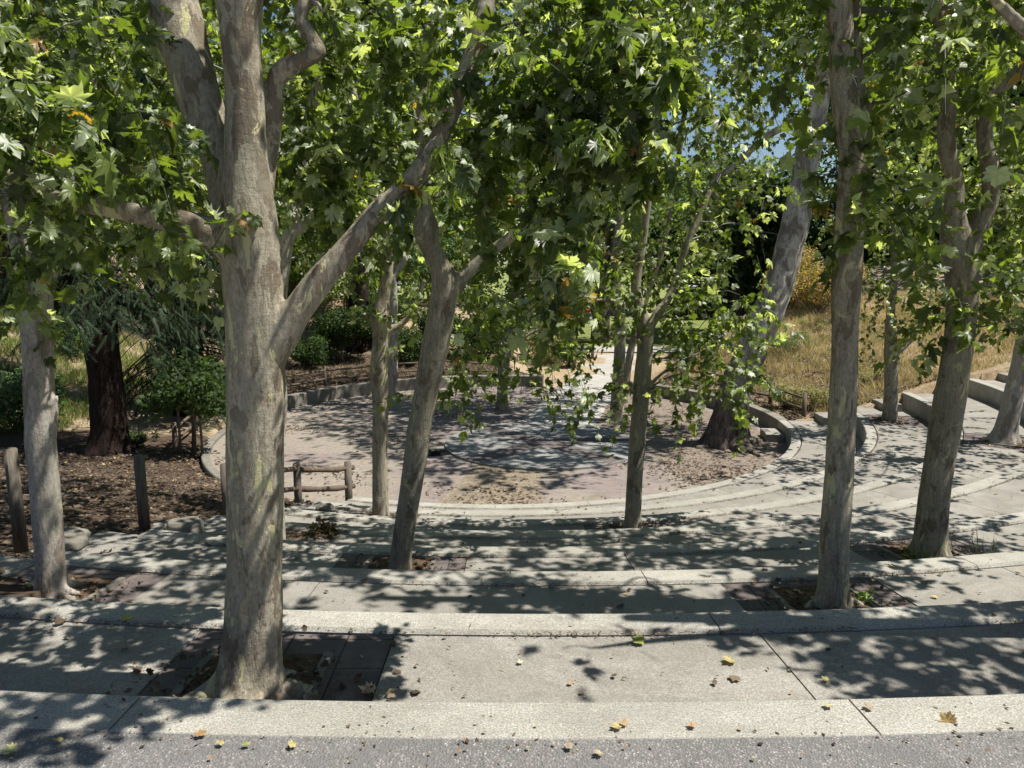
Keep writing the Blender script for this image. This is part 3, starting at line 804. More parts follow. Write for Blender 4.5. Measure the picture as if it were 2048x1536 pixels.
def crown(parent, blobs, lod=1, leaf=0.15, per=7, length=0.55, droop=0.5, kind='syc', mat='leaf', twig=True, twig_r=0.004, bark='bark_grey', wood=None):
    pos, tip, nrm, size, cv = shoots(blobs, per, leaf, length, droop)
    ns = len(cv); sid = np.concatenate([np.tile(np.arange(o_, o_ + max(1, int(round(b[4])))), per) for o_, b in zip(np.concatenate([[0], np.cumsum([max(1, int(round(b[4]))) for b in blobs])[:-1]]), blobs)])
    keep = open_sky(cv.mean(1)); kl = keep[sid] & ~((RNG.random(len(pos)) < 0.9) & ~open_sky(pos, 1.0))
    pos, tip, nrm, size = pos[kl], tip[kl], nrm[kl], size[kl]; cv = cv[keep]
    col = leaf_cols(len(pos), kind)
    me = instance_mesh('crown', lod, pos, tip, nrm, size, col, RNG.uniform(-0.4, 3.4, len(pos)), RNG.uniform(0.5, 1.05, len(pos)))
    if twig and len(cv):
        tw = ribbon_mesh('twig', cv, np.full(len(cv), twig_r)); me = join_meshes(me, tw, wood)
        ob = mesh_obj('crown', me, MAT[mat], parent); me.materials.append(MAT[bark])
    else: mesh_obj('crown', me, MAT[mat], parent)
def limb_ends(limbs_world, blobs, rad=0.02):
    """side branches from the nearest limb point to each blob centre"""
    pts = []; 
    for P, rr_ in limbs_world:
        c = catmull(np.hstack([P, rr_[:, None]]), 6); pts.append(c)
    A = np.vstack(pts); out = []
    for (bx, by, bz, br, n) in blobs:
        b = np.array([bx, by, bz]); lowd = A[:, :3] - b
        d = np.linalg.norm(lowd, axis=1) + np.maximum(0, A[:, 2] - bz) * 0.8
        k = int(np.argmin(d)); dist = d[k]
        if dist < 0.25 or dist > (0.45 if rad < 0.01 else 3.2): continue
        p0 = A[k, :3]; r0 = min(A[k, 3] * 0.6, rad * (1 + dist * 0.3))
        mid = (p0 + b) / 2 + np.array([0, 0, 0.10 * dist]) + RNG.normal(size=3) * 0.06 * dist
        mid2 = (p0 + 3 * b) / 4 + np.array([0, 0, 0.10 * dist]) + RNG.normal(size=3) * 0.05 * dist
        out.append((np.array([p0, (p0 + mid) / 2 + RNG.normal(size=3) * 0.02 * dist, mid, mid2, b]), np.array([r0, r0 * 0.7, r0 * 0.5, r0 * 0.3, r0 * 0.12])))
    return out
def sycamore(base, label, limbs, blobs, over=(), voxel=0.02, amp=0.012, mat='bark_grey', lod=1, leaf=0.112, per=11, length=0.5, flare=None, folds=0.0, knob=0.0,
             name='sycamore_tree', cat='tree', group=None, side=True, kind='syc', side_r=0.014, droop=0.5, seg=20, over_k=1.0, roots=None):
    T = empty(name, base, label, cat, group)
    L = [limb_world(l) for l in limbs]
    if roots:
        nr_, rr0, ln = roots
        for k in range(nr_):
            a_ = k * 2 * math.pi / nr_ + RNG.uniform(-.35, .35); d_ = np.array([math.cos(a_), math.sin(a_), 0]); l_ = ln * RNG.uniform(.6, 1.25); sw = np.array([-d_[1], d_[0], 0]) * RNG.uniform(-.35, .35) * l_
            b_ = np.array(base, float)
            L.append((np.array([b_ + [0, 0, .22], b_ + d_ * l_ * .38 + [0, 0, .07], b_ + d_ * l_ * .7 + sw * .5 + [0, 0, .022], b_ + d_ * l_ + sw + [0, 0, -.02]]), np.array([rr0 * 1.3, rr0, rr0 * .65, rr0 * .3])))
    W = wb(blobs)
    mesh_obj('trunk', wood_mesh(L, voxel, amp, 'trunk', flare, folds=folds, knob=knob, seg=seg), MAT[mat], T)
    over = [(a_, b_, c_, d_, n_ * over_k) for (a_, b_, c_, d_, n_) in over]; allb = W + list(over); side_mesh = None  # over: leaf masses added to cast shade, mostly above the frame
    if side and allb:
        sb = limb_ends(L, allb, side_r)
        if sb:
            side_mesh = wood_mesh(sb, 0.01, 0.003, 'branches', remesh=False, seg=7)
    if W: crown(T, allb, lod, leaf, per, length, droop, kind, bark=mat, wood=side_mesh)
    return T

GRP = 'mottled sycamores planted on the terraces'
# T1 the big sycamore in the foreground
Y1 = 3.38
t1 = [
    [(500, 1425, Y1, 150), (500, 1385, Y1, 138), (503, 1310, Y1, 116), (508, 1150, Y1, 106), (511, 1000, Y1, 109), (512, 850, Y1, 112), (511, 700, Y1, 116), (505, 600, Y1, 116), (500, 520, Y1, 118), (497, 440, Y1, 110), (492, 330, Y1, 88), (488, 200, Y1, 78), (480, 60, Y1, 80), (474, -20, Y1, 96), (440, -160, Y1, 62), (400, -400, Y1 - .2, 48)],
    [(476, 20, Y1, 66), (520, -60, Y1, 60), (580, -200, Y1 + .1, 50), (620, -420, Y1 + .2, 40)],
    [(480, 500, Y1 + .04, 80), (462, 410, Y1 + .07, 74), (442, 320, Y1 + .10, 74), (412, 230, Y1 + .13, 80), (380, 130, Y1 + .16, 90), (352, 30, Y1 + .2, 98), (325, -80, Y1 + .25, 84), (290, -260, Y1 + .4, 66)],
    [(520, 400, Y1 + .06, 50), (536, 320, Y1 + .09, 40), (545, 240, Y1 + .10, 40), (549, 175, Y1 + .10, 36), (560, 145, Y1 + .09, 40), (585, 130, Y1 + .08, 32), (618, 114, Y1 + .06, 30), (634, 100, Y1 + .05, 37), (630, 82, Y1 + .05, 26), (612, 60, Y1 + .05, 33), (603, 36, Y1 + .05, 25), (606, 14, Y1 + .05, 31), (622, 2, Y1 + .05, 20), (640, 12, Y1, 12), (646, 30, Y1, 7)],
    [(500, 520, Y1, 90), (440, 478, Y1 - .02, 72), (385, 452, Y1 - .05, 52), (310, 436, Y1 - .1, 44), (220, 415, Y1 - .18, 40), (110, 392, Y1 - .28, 36), (20, 352, Y1 - .4, 28), (-60, 300, Y1 - .5, 20)],
    [(515, 740, Y1, 80), (552, 680, Y1, 78), (592, 622, Y1, 54), (645, 555, Y1 + .02, 48), (700, 490, Y1 + .04, 46), (762, 418, Y1 + .08, 47), (832, 348, Y1 + .12, 44), (885, 262, Y1 + .16, 38), (920, 180, Y1 + .2, 40), (955, 80, Y1 + .25, 42), (975, -40, Y1 + .3, 34), (985, -200, Y1 + .4, 24)],
]
b1 = [(60, 210, 2.75, 100, 13), (20, 330, 2.7, 60, 7), (150, 250, 3.0, 80, 8), (240, 210, 2.9, 60, 5), (300, 520, 3.4, 30, 3), (150, 470, 3.6, 50, 4), (400, 545, 3.2, 22, 2), (50, 460, 3.1, 46, 4), (210, 530, 3.4, 26, 1),
      (320, 170, 3.6, 60, 3), (120, 130, 3.6, 80, 5), (250, 20, 3.4, 80, 3), (40, 20, 3.0, 90, 6), (340, 310, 3.9, 60, 5), (230, 350, 3.7, 60, 5), (400, 420, 4.0, 30, 2),
      (620, 300, 4.0, 80, 7), (690, 190, 4.0, 90, 9), (600, 60, 4.0, 70, 4), (780, 60, 3.8, 100, 10), (710, 300, 4.0, 70, 7), (860, 370, 3.6, 40, 3), (850, 110, 3.9, 90, 9),
      (880, 300, 3.5, 50, 5), (1000, 150, 3.6, 90, 10), (1030, 290, 3.7, 80, 9), (960, 340, 3.8, 50, 3), (1120, 60, 3.5, 90, 9), (1150, 180, 3.5, 90, 11), (1230, 240, 3.4, 80, 11), (1290, 260, 3.4, 70, 11),
      (1230, 130, 3.5, 80, 8), (1290, 190, 3.4, 60, 8), (1110, 290, 3.6, 70, 8), (1120, 550, 3.4, 34, 6), (1070, 530, 3.6, 30, 3), (1080, 430, 3.7, 40, 2), (640, 400, 4.0, 50, 4), (770, 460, 4.1, 40, 2), (1340, 310, 3.4, 40, 6), (1180, 600, 3.4, 20, 2)]
over1 = [(-2.6, 3.9, 4.2, 1.1, 55), (-1.2, 4.6, 4.8, 1.3, 60), (-1.6, 3.4, 4.4, 1.0, 60), (-0.6, 3.9, 4.4, 1.0, 60), (-2.2, 3.0, 4.0, 0.8, 30), (-0.2, 3.5, 4.9, 1.0, 50), (-1.2, 2.75, 4.2, 0.6, 18), (0.15, 2.55, 3.6, 0.42, 26), (-0.1, 2.75, 3.2, 0.35, 12)]  # overhead leaf masses, some added only to shade the road and kerb
sycamore((-1.28, 3.38, ZI(1)), 'large mottled sycamore nearest the road, thick trunk forking into several heavy limbs', t1, b1, over1, voxel=0.012, amp=0.011, mat='bark', lod=0, leaf=0.088, per=13, length=0.32, droop=0.35, side_r=0.009,
         roots=(9, 0.026, 0.34), flare=[(-1.28, 3.38, ZI(1), 0.26, 0.045, 5)], folds=0.5, knob=0.35, seg=28, group=GRP)

# T2 left
Y2 = 5.30
sycamore((-3.38, 5.30, ZI(2)), 'pale mottled sycamore at the left edge with sun spots on its trunk', [
    [(105, 1205, Y2, 66), (102, 1150, Y2, 56), (92, 1000, Y2, 54), (80, 850, Y2, 54), (76, 700, Y2, 56), (72, 610, Y2, 60), (66, 560, Y2, 58), (45, 500, Y2, 44), (25, 420, Y2, 38), (10, 300, Y2, 32), (0, 150, Y2, 26), (-20, -100, Y2, 22)],
    [(74, 610, Y2, 50), (95, 540, Y2 + .05, 36), (125, 470, Y2 + .1, 30), (150, 380, Y2 + .2, 26), (140, 200, Y2 + .2, 22), (170, 0, Y2 + .3, 20)],
    [(66, 640, Y2, 36), (44, 632, Y2 - .02, 22), (38, 628, Y2 - .02, 10)],
    [(104, 880, Y2, 14), (112, 800, Y2, 6), (120, 770, Y2, 3)]],
    [(40, 360, 5.0, 90, 13), (160, 380, 5.4, 70, 7), (60, 250, 5.3, 110, 16), (190, 150, 5.5, 80, 5), (60, 60, 5.5, 100, 7), (30, 470, 5.0, 36, 4), (120, 480, 5.2, 30, 3)],
    [(-3.6, 5.8, 4.2, 1.2, 60), (-4.6, 5.2, 3.6, 1.1, 50), (-2.6, 6.2, 4.6, 1.0, 36)], mat='bark_pale', lod=1, roots=(6, 0.02, 0.24), flare=[(-3.38, 5.30, ZI(2), 0.3, 0.025, 5)], voxel=0.014, amp=0.009, knob=0.4, group=GRP)

# T4 leaning centre-left
Y4 = 6.72
sycamore((-1.06, 6.72, ZI(3)), 'slender grey sycamore leaning right with a pale sawn stub above its fork', [
    [(800, 1150, Y4, 46), (803, 1100, Y4, 42), (818, 1000, Y4, 45), (836, 880, Y4, 48), (856, 760, Y4, 50), (873, 680, Y4, 56), (885, 610, Y4, 54), (890, 565, Y4, 54), (876, 525, Y4 - .03, 44), (860, 490, Y4 - .05, 42), (852, 455, Y4 - .06, 52), (848, 400, Y4 - .06, 30), (840, 250, Y4, 24), (870, 60, Y4, 20)],
    [(890, 590, Y4, 48), (925, 555, Y4 + .03, 30), (975, 510, Y4 + .08, 23), (1050, 450, Y4 + .15, 20), (1130, 380, Y4 + .3, 18), (1200, 280, Y4 + .4, 24), (1240, 100, Y4 + .5, 20)]],
    [(970, 420, 7.3, 60, 7), (1040, 450, 7.3, 60, 8), (1000, 520, 7.4, 40, 4), (1110, 520, 7.4, 45, 5), (1100, 420, 7.2, 90, 12), (1180, 350, 7.3, 100, 14), (770, 360, 7.3, 70, 7), (720, 300, 7.0, 120, 18), (900, 300, 7.0, 120, 18), (1000, 200, 7.2, 130, 18), (860, 100, 7.0, 130, 16), (1150, 150, 7.4, 130, 15), (660, 130, 7.2, 110, 12), (650, 440, 7.3, 40, 3)],
    [(-0.6, 7.4, 4.0, 1.4, 60), (0.8, 7.6, 4.4, 1.3, 60), (-1.8, 7.6, 4.6, 1.2, 60), (0.6, 6.0, 4.2, 1.0, 80), (-0.4, 5.8, 4.6, 1.0, 60), (1.6, 6.6, 4.6, 1.1, 90), (2.4, 7.4, 4.8, 1.1, 90), (-1.6, 6.0, 4.4, 1.0, 50)], flare=[(-1.06, 6.72, ZI(3), 0.25, 0.02, 4)], voxel=0.016, amp=0.010, knob=0.4, group=GRP)

# T15 hidden behind the big trunk
Y15 = 8.5
sycamore((-2.7, 8.5, ZI(4)), 'pale slim sycamore almost hidden behind the largest trunk', [
    [(553, 1085, Y15, 38), (553, 1000, Y15, 30), (553, 880, Y15, 30), (556, 800, Y15, 38), (552, 700, Y15, 32), (556, 600, Y15, 34), (575, 480, Y15, 28), (602, 380, Y15, 26), (615, 260, Y15, 24), (650, 120, Y15, 22), (680, 0, Y15, 20), (700, -150, Y15, 16)],
    [(575, 480, Y15, 22), (640, 420, Y15, 18), (690, 340, Y15 + .2, 16), (720, 200, Y15 + .3, 13)]],
    [(600, 400, 8.8, 70, 9), (650, 300, 8.8, 110, 16), (620, 180, 8.8, 110, 15), (700, 60, 8.8, 120, 15), (560, 90, 8.8, 90, 10), (740, 400, 8.9, 70, 8), (690, 520, 8.9, 40, 3)],
    [(-3.0, 9.0, 4.2, 1.3, 45), (-2.0, 9.4, 4.6, 1.3, 40), (-4.8, 8.5, 3.2, 1.3, 100), (-5.5, 10.5, 3.0, 1.4, 110), (-6.2, 12.5, 3.0, 1.5, 130), (-4.2, 11.0, 3.6, 1.4, 110), (-3.8, 7.6, 3.8, 1.1, 60), (-7.0, 14.5, 3.4, 1.7, 130), (-5.0, 13.5, 4.0, 1.5, 100)], mat='bark_pale', voxel=0.02, amp=0.01, knob=0.6, group=GRP)  # outlying leaf masses on the left are added to shade the slope

# T3
Y3 = 11.6
sycamore((-2.12, 11.6, ZI(6)), 'upright brownish sycamore with swollen fork at the terrace end by the rail fence', [
    [(762, 1040, Y3, 38), (761, 1000, Y3, 32), (760, 900, Y3, 31), (760, 800, Y3, 33), (758, 740, Y3, 36), (762, 670, Y3, 34), (760, 640, Y3, 42), (765, 600, Y3, 28), (775, 530, Y3, 22), (768, 420, Y3, 20), (780, 300, Y3, 18), (760, 100, Y3, 14)],
    [(760, 655, Y3, 30), (742, 632, Y3, 20), (736, 622, Y3, 14)],
    [(768, 665, Y3, 22), (800, 650, Y3, 14), (822, 625, Y3, 11), (850, 560, Y3, 9)]],
    [(690, 530, 11.9, 50, 7), (770, 500, 11.9, 70, 11), (835, 590, 11.8, 50, 7), (800, 400, 11.9, 100, 18), (690, 420, 11.8, 100, 18), (740, 300, 12, 120, 20), (840, 260, 12, 110, 18), (780, 130, 12, 120, 18), (740, 640, 11.4, 28, 3), (840, 640, 11.4, 30, 3)],
    [(-1.6, 12.0, 3.0, 1.5, 60), (-2.8, 12.2, 2.6, 1.4, 50)], mat='bark', voxel=0.022, amp=0.014, knob=0.5, group=GRP)

# T5
Y5 = 9.95
sycamore((1.64, 9.95, ZI(5)), 'straight slim sycamore right of centre on the fifth terrace with low leafy boughs', [
    [(1265, 1075, Y5, 38), (1265, 1040, Y5, 33), (1270, 950, Y5, 32), (1277, 850, Y5, 33), (1284, 760, Y5, 34), (1290, 700, Y5, 32), (1290, 660, Y5, 36), (1278, 610, Y5, 24), (1272, 560, Y5, 20), (1290, 450, Y5, 17), (1300, 300, Y5, 15), (1290, 100, Y5, 13)],
    [(1290, 670, Y5, 26), (1312, 630, Y5, 20), (1340, 590, Y5 + .1, 17), (1370, 500, Y5 + .2, 14), (1420, 380, Y5 + .3, 12)],
    [(1278, 620, Y5, 14), (1200, 600, Y5 - .2, 10), (1110, 640, Y5 - .4, 8), (1020, 690, Y5 - .5, 6)],
    [(1283, 800, Y5, 10), (1310, 760, Y5, 8), (1360, 720, Y5 - .1, 6)]],
    [(1190, 540, 9.9, 60, 14), (1130, 600, 9.8, 40, 7), (960, 560, 9.8, 44, 7), (1290, 530, 9.9, 90, 18), (1370, 520, 10.0, 90, 20), (1420, 640, 10.2, 80, 17), (1360, 640, 9.8, 70, 14), (1480, 590, 10.4, 60, 11), (1440, 740, 10.4, 60, 10), (1380, 750, 9.8, 50, 7), (1500, 700, 10.6, 35, 4),
     (1250, 680, 9.6, 26, 3), (1240, 770, 9.6, 35, 4), (1060, 740, 9.4, 62, 10), (980, 680, 9.4, 60, 9), (1120, 700, 9.5, 55, 8), (930, 740, 9.4, 40, 4), (860, 800, 9.3, 40, 4), (1040, 790, 9.4, 30, 3), (1050, 640, 9.6, 50, 7), (960, 620, 9.6, 40, 5), (1480, 770, 10.4, 26, 3), (1330, 790, 9.6, 22, 2),
     (1270, 420, 10.1, 110, 22), (1380, 380, 10.2, 110, 24), (1470, 450, 10.4, 90, 18), (1330, 240, 10.4, 120, 20), (1460, 270, 10.6, 110, 18), (1480, 120, 10.6, 120, 16), (1360, 80, 10.4, 120, 14), (1240, 260, 10.4, 90, 10), (1530, 480, 10.6, 35, 4)],
    [(1.8, 10.6, 3.4, 1.5, 70), (3.0, 10.6, 2.8, 1.2, 50), (0.6, 10.4, 3.4, 1.2, 60), (2.2, 8.8, 4.0, 1.2, 100), (3.4, 8.6, 4.0, 1.2, 90), (1.0, 9.0, 4.4, 1.1, 90)], voxel=0.02, amp=0.010, knob=0.4, flare=[(1.64, 9.95, ZI(5), 0.25, 0.02, 4)], group=GRP)

# T6
Y6 = 5.12
sycamore((2.27, 5.12, ZI(2)), 'tall straight tan sycamore on the second terrace with a scar near its high fork', [
    [(1664, 1235, Y6, 72), (1665, 1200, Y6, 62), (1668, 1100, Y6, 56), (1678, 950, Y6, 56), (1686, 800, Y6, 54), (1690, 680, Y6, 52), (1694, 560, Y6, 58), (1700, 420, Y6, 56), (1704, 300, Y6, 54), (1698, 230, Y6, 60), (1686, 160, Y6, 50), (1682, 60, Y6, 46), (1676, -40, Y6, 44), (1660, -250, Y6, 38), (1640, -500, Y6, 28)],
    [(1708, 280, Y6 + .03, 44), (1716, 200, Y6 + .06, 32), (1714, 120, Y6 + .08, 26), (1708, 20, Y6 + .1, 26), (1712, -120, Y6 + .12, 24), (1760, -350, Y6 + .2, 18)],
    [(1715, 235, Y6, 34), (1738, 214, Y6 - .04, 20), (1744, 206, Y6 - .05, 14)],
    [(1720, 330, Y6, 10), (1760, 350, Y6 - .2, 6), (1830, 400, Y6 - .4, 4)]],
    [(1760, 350, 4.9, 45, 5), (1800, 420, 4.8, 50, 6), (1745, 410, 5.0, 35, 3), (1650, 430, 5.3, 30, 2), (1850, 90, 5.0, 90, 10), (1760, 20, 5.2, 70, 7), (1620, 20, 5.2, 50, 4), (1900, 170, 5.0, 60, 6)],
    [(3.4, 5.2, 3.6, .9, 40), (3.0, 5.6, 4.6, 1.1, 40), (4.4, 5.0, 3.4, .9, 36), (4.2, 6.0, 4.6, 1.2, 40), (2.6, 6.4, 5.4, 1.2, 24)], over_k=1.5, mat='bark', voxel=0.014, amp=0.009, knob=0.4, roots=(6, 0.02, 0.24), flare=[(2.27, 5.12, ZI(2), 0.22, 0.022, 5)], group=GRP)

# the next tree along the first terrace, its trunk just outside the frame on the right
sycamore((3.75, 3.95, ZI(1)), 'sycamore whose big leaves hang into the upper right corner, trunk outside the frame', [
    [(2380, 1500, 3.95, 120), (2380, 1200, 3.95, 80), (2375, 800, 3.95, 76), (2370, 300, 3.95, 70), (2300, 0, 4.0, 60), (2200, -400, 4.0, 40)],
    [(2370, 400, 3.95, 50), (2200, 200, 3.9, 40), (2050, 60, 3.8, 28), (1950, -40, 3.7, 20)]],
    [(1900, 90, 3.7, 60, 6), (1980, 40, 3.7, 70, 8), (1860, 20, 3.7, 60, 5), (2040, 160, 3.8, 50, 5)],
    [(2.8, 3.8, 3.4, .8, 40), (3.6, 3.6, 3.2, .8, 40), (4.4, 4.0, 3.4, .9, 44), (3.4, 4.2, 4.4, 1.0, 50), (5.0, 3.8, 4.4, 1.0, 50), (2.9, 3.5, 4.4, .6, 22)], mat='bark', lod=0, leaf=0.11, per=9, length=0.35, droop=.35, side_r=0.008, group=GRP)

# T7
Y7 = 7.03
sycamore((4.05, 7.03, ZI(3)), 'stout grey sycamore on the right leaning right and splitting into two curved upright limbs', [
    [(1858, 1130, Y7, 76), (1860, 1090, Y7, 62), (1868, 1000, Y7, 58), (1882, 900, Y7, 58), (1900, 800, Y7, 58), (1916, 700, Y7, 56), (1924, 620, Y7, 56), (1922, 540, Y7, 62), (1912, 480, Y7, 60), (1908, 420, Y7, 40), (1912, 370, Y7, 34), (1896, 310, Y7, 34), (1892, 250, Y7, 32), (1900, 180, Y7, 28), (1880, 60, Y7, 22), (1870, -100, Y7, 18)],
    [(1925, 540, Y7, 50), (1950, 470, Y7, 40), (1978, 400, Y7, 36), (1982, 350, Y7, 34), (1970, 290, Y7, 32), (1970, 220, Y7, 32), (1982, 185, Y7, 30), (2030, 150, Y7, 28), (2090, 80, Y7, 24), (2140, -40, Y7, 20)]],
    [(2010, 570, 6.8, 60, 12), (1950, 630, 6.7, 36, 5), (2030, 650, 6.9, 50, 6), (1830, 450, 7.9, 60, 8), (2030, 450, 7.4, 50, 8), (1810, 300, 7.9, 70, 8), (2050, 300, 7.4, 60, 10), (1940, 70, 7.4, 100, 14), (2020, 40, 7.0, 90, 10), (1830, 150, 7.3, 90, 11), (1870, 640, 7.1, 36, 4)],
    [(5.2, 7.2, 3.2, 1.4, 60), (4.2, 8.0, 4.2, 1.3, 50), (6.2, 7.2, 2.6, 1.2, 45), (3.2, 7.6, 4.6, 1.0, 24), (5.4, 9.0, 3.6, 1.4, 60), (7.0, 9.4, 3.2, 1.4, 60), (6.4, 8.0, 4.2, 1.3, 50)], voxel=0.016, amp=0.010, knob=0.4, roots=(6, 0.026, 0.3), flare=[(4.05, 7.03, ZI(3), 0.3, 0.028, 5)], group=GRP)

# T8 right edge
Y8 = 15.0
sycamore((9.9, 15.0, ZI(5)), 'pale sycamore cut by the right edge leaning right over the fifth terrace', [
    [(2004, 895, Y8, 56), (2012, 860, Y8, 42), (2026, 800, Y8, 38), (2040, 740, Y8, 36), (2056, 660, Y8, 36), (2080, 560, Y8, 30), (2100, 400, Y8, 24)]],
    [(2060, 560, 15, 70, 14), (2000, 480, 15.2, 70, 14), (2040, 350, 15.4, 90, 18), (1980, 250, 15.4, 90, 14), (2050, 620, 14.8, 40, 6)],
    [(10.5, 15, 2.6, 2.0, 60), (12, 14, 2.0, 2.0, 50), (9.0, 13.2, 2.8, 1.6, 50), (11, 12, 3.4, 1.6, 50), (8.6, 16.2, 3.2, 1.5, 40)], leaf=0.14, per=8, mat='bark_pale', voxel=0.03, amp=0.015, flare=[(9.85, 15.0, ZI(5), 0.4, 0.05, 5)], lod=2, group=GRP)
# T9
Y9 = 19.0
sycamore((9.6, 19.0, ZI(6)), 'thin young sycamore with a leafy round crown on the sixth terrace beside the dry bank', [
    [(1778, 850, Y9, 34), (1780, 820, Y9, 28), (1782, 760, Y9, 25), (1782, 700, Y9, 26), (1780, 640, Y9, 18), (1790, 540, Y9, 15), (1785, 420, Y9, 12)],
    [(1784, 710, Y9, 16), (1812, 690, Y9, 11), (1835, 660, Y9, 10), (1860, 600, Y9, 8)]],
    [(1770, 640, 19, 45, 12), (1830, 630, 19, 45, 12), (1740, 580, 19, 50, 14), (1800, 560, 19, 60, 20), (1860, 560, 19, 50, 14), (1770, 470, 19, 70, 22), (1850, 460, 19, 70, 20), (1810, 380, 19.2, 80, 22), (1740, 400, 19, 50, 9), (1880, 360, 19.4, 70, 16), (1780, 290, 19.4, 70, 14), (1740, 670, 19, 20, 4), (1900, 620, 19, 40, 8)],
    [(11.5, 19.4, 2.6, 1.4, 40), (12.5, 17.5, 3.2, 1.4, 40)], voxel=0.035, amp=0.015, lod=2, group=GRP)

# trees on the arena floor
GA = 'sycamores growing on the arena floor'
Y10 = 19.65
sycamore((5.75, 19.65, ZF), 'massive old sycamore with dark flared double base leaning far right', [
    [(1435, 905, Y10, 66), (1445, 870, Y10, 60), (1462, 800, Y10, 58), (1490, 730, Y10, 62), (1530, 640, Y10, 60), (1565, 550, Y10, 56), (1590, 450, Y10, 54), (1612, 330, Y10, 50), (1630, 230, Y10, 44), (1650, 130, Y10, 38), (1670, 0, Y10, 34), (1700, -200, Y10, 28)],
    [(1478, 905, Y10 - .1, 44), (1480, 860, Y10 - .1, 38), (1482, 800, Y10 - .1, 36), (1492, 740, Y10, 34)],
    [(1600, 240, Y10, 18), (1540, 270, Y10 + .4, 15), (1480, 320, Y10 + .8, 14), (1420, 370, Y10 + 1, 12)],
    [(1640, 200, Y10, 20), (1600, 90, Y10, 18), (1540, -20, Y10, 15)]],
    [(1600, 60, 20, 90, 30), (1520, 150, 20, 90, 30), (1540, 200, 20.4, 50, 8), (1450, 210, 20.4, 100, 34), (1480, 400, 20.4, 50, 12), (1420, 340, 20.6, 90, 28), (1620, 160, 20, 50, 10), (1500, 40, 20.6, 110, 34), (1400, 110, 20.8, 110, 34), (1740, 60, 20, 90, 24), (1780, 170, 20.4, 80, 20), (1440, 470, 20.4, 60, 15), (1640, 440, 20.0, 22, 4)],
    [(7, 20, 8.5, 3.0, 90), (4, 21, 9.5, 3.0, 90), (9.5, 21, 8.5, 3.0, 70), (5.5, 17.5, 8.5, 2.4, 60)], over_k=2.8, roots=(7, 0.16, 1.1), mat='bark_old', voxel=0.05, amp=0.045, lod=2, leaf=0.17, length=0.7, flare=[(5.3, 19.65, ZF, 0.9, 0.09, 5), (5.95, 19.5, ZF, 0.6, 0.05, 4)], group=GA)
def far_syc(label, base_px, Y, limbs, blobs, over=(), mat='bark_grey', **kw):
    p = G(base_px[0], base_px[1], ZF)
    kw.setdefault('lod', 2); kw.setdefault('leaf', 0.15); kw.setdefault('per', 9); kw.setdefault('length', 0.7); kw.setdefault('over_k', 2.4)
    return sycamore((p[0], Y, ZF), label, limbs, blobs, over, mat=mat, voxel=0.04, amp=0.02, group=GA, **kw)
Y11 = 25.2
far_syc('pale straight sycamore close to the back wall on the left of the arena', (785, 812), Y11, [
    [(786, 822, Y11, 30), (786, 790, Y11, 20), (786, 720, Y11, 19), (787, 640, Y11, 18), (785, 560, Y11, 17), (770, 450, Y11, 16), (740, 300, Y11, 15), (700, 150, Y11, 13), (690, -50, Y11, 10)],
    [(785, 560, Y11, 12), (840, 460, Y11, 11), (900, 340, Y11, 10), (950, 180, Y11, 9)]],
    [(720, 480, 25, 90, 26), (820, 470, 25, 90, 26), (640, 380, 25, 90, 26), (760, 350, 25.5, 110, 34), (880, 340, 25.5, 100, 32), (700, 220, 25.5, 120, 36), (840, 200, 26, 120, 36), (600, 200, 26, 100, 26), (760, 60, 26, 130, 36), (620, 60, 26, 110, 26)],
    [(-5, 26, 9.5, 3, 70), (-1, 26, 10, 3, 70), (-4.5, 23, 9, 2.6, 60)], mat='bark_pale')
Y12 = 24.4
far_syc('grey sycamore on the arena floor just left of the path behind hanging leaves', (1003, 830), Y12, [
    [(1003, 836, Y12, 36), (1004, 810, Y12, 25), (1006, 750, Y12, 22), (1016, 680, Y12, 22), (1030, 600, Y12, 22), (1050, 520, Y12, 18), (1040, 400, Y12, 15), (1060, 250, Y12, 13), (1050, 50, Y12, 10)],
    [(1030, 600, Y12, 16), (1080, 540, Y12, 15), (1130, 470, Y12, 14), (1160, 330, Y12, 12), (1150, 150, Y12, 10)]],
    [(980, 530, 24.4, 60, 16), (1090, 540, 24.8, 60, 16), (930, 590, 24.6, 46, 12), (1060, 610, 24.6, 34, 8), (880, 560, 24.6, 50, 12), (1000, 420, 24.4, 90, 26), (1110, 400, 24.6, 90, 26), (960, 300, 25, 110, 34), (1080, 280, 25, 110, 34), (1180, 300, 25, 90, 26), (1000, 130, 25, 120, 36), (1140, 130, 25, 120, 36), (1060, 0, 25, 120, 30)],
    [(0, 24, 9, 3, 70), (2.5, 25.5, 9.5, 3, 70)])
Y13 = 22.8
far_syc('mottled sycamore on the dirt bed just right of the path across the arena', (1232, 842), Y13, [
    [(1230, 852, Y13, 38), (1232, 825, Y13, 27), (1236, 760, Y13, 24), (1240, 700, Y13, 24), (1238, 620, Y13, 22), (1230, 520, Y13, 18), (1250, 380, Y13, 15), (1270, 200, Y13, 13), (1280, 0, Y13, 10)],
    [(1238, 640, Y13, 14), (1200, 560, Y13, 12), (1170, 460, Y13, 11), (1150, 300, Y13, 9)]],
    [(1200, 520, 22.8, 60, 15), (1260, 450, 23, 90, 26), (1200, 380, 23, 90, 26), (1320, 350, 23, 100, 30), (1240, 250, 23.4, 110, 34), (1350, 180, 23.4, 110, 34), (1230, 100, 23.6, 120, 36), (1330, 30, 23.6, 110, 28)],
    [(3, 22.5, 9, 3, 70), (4, 24.5, 9, 3, 60), (2.0, 19.5, 8.6, 2.6, 55), (0.5, 27, 9.5, 2.6, 60), (6.5, 23.5, 10, 2.6, 60), (7, 27, 10, 3, 60)])
Y14 = 25.6
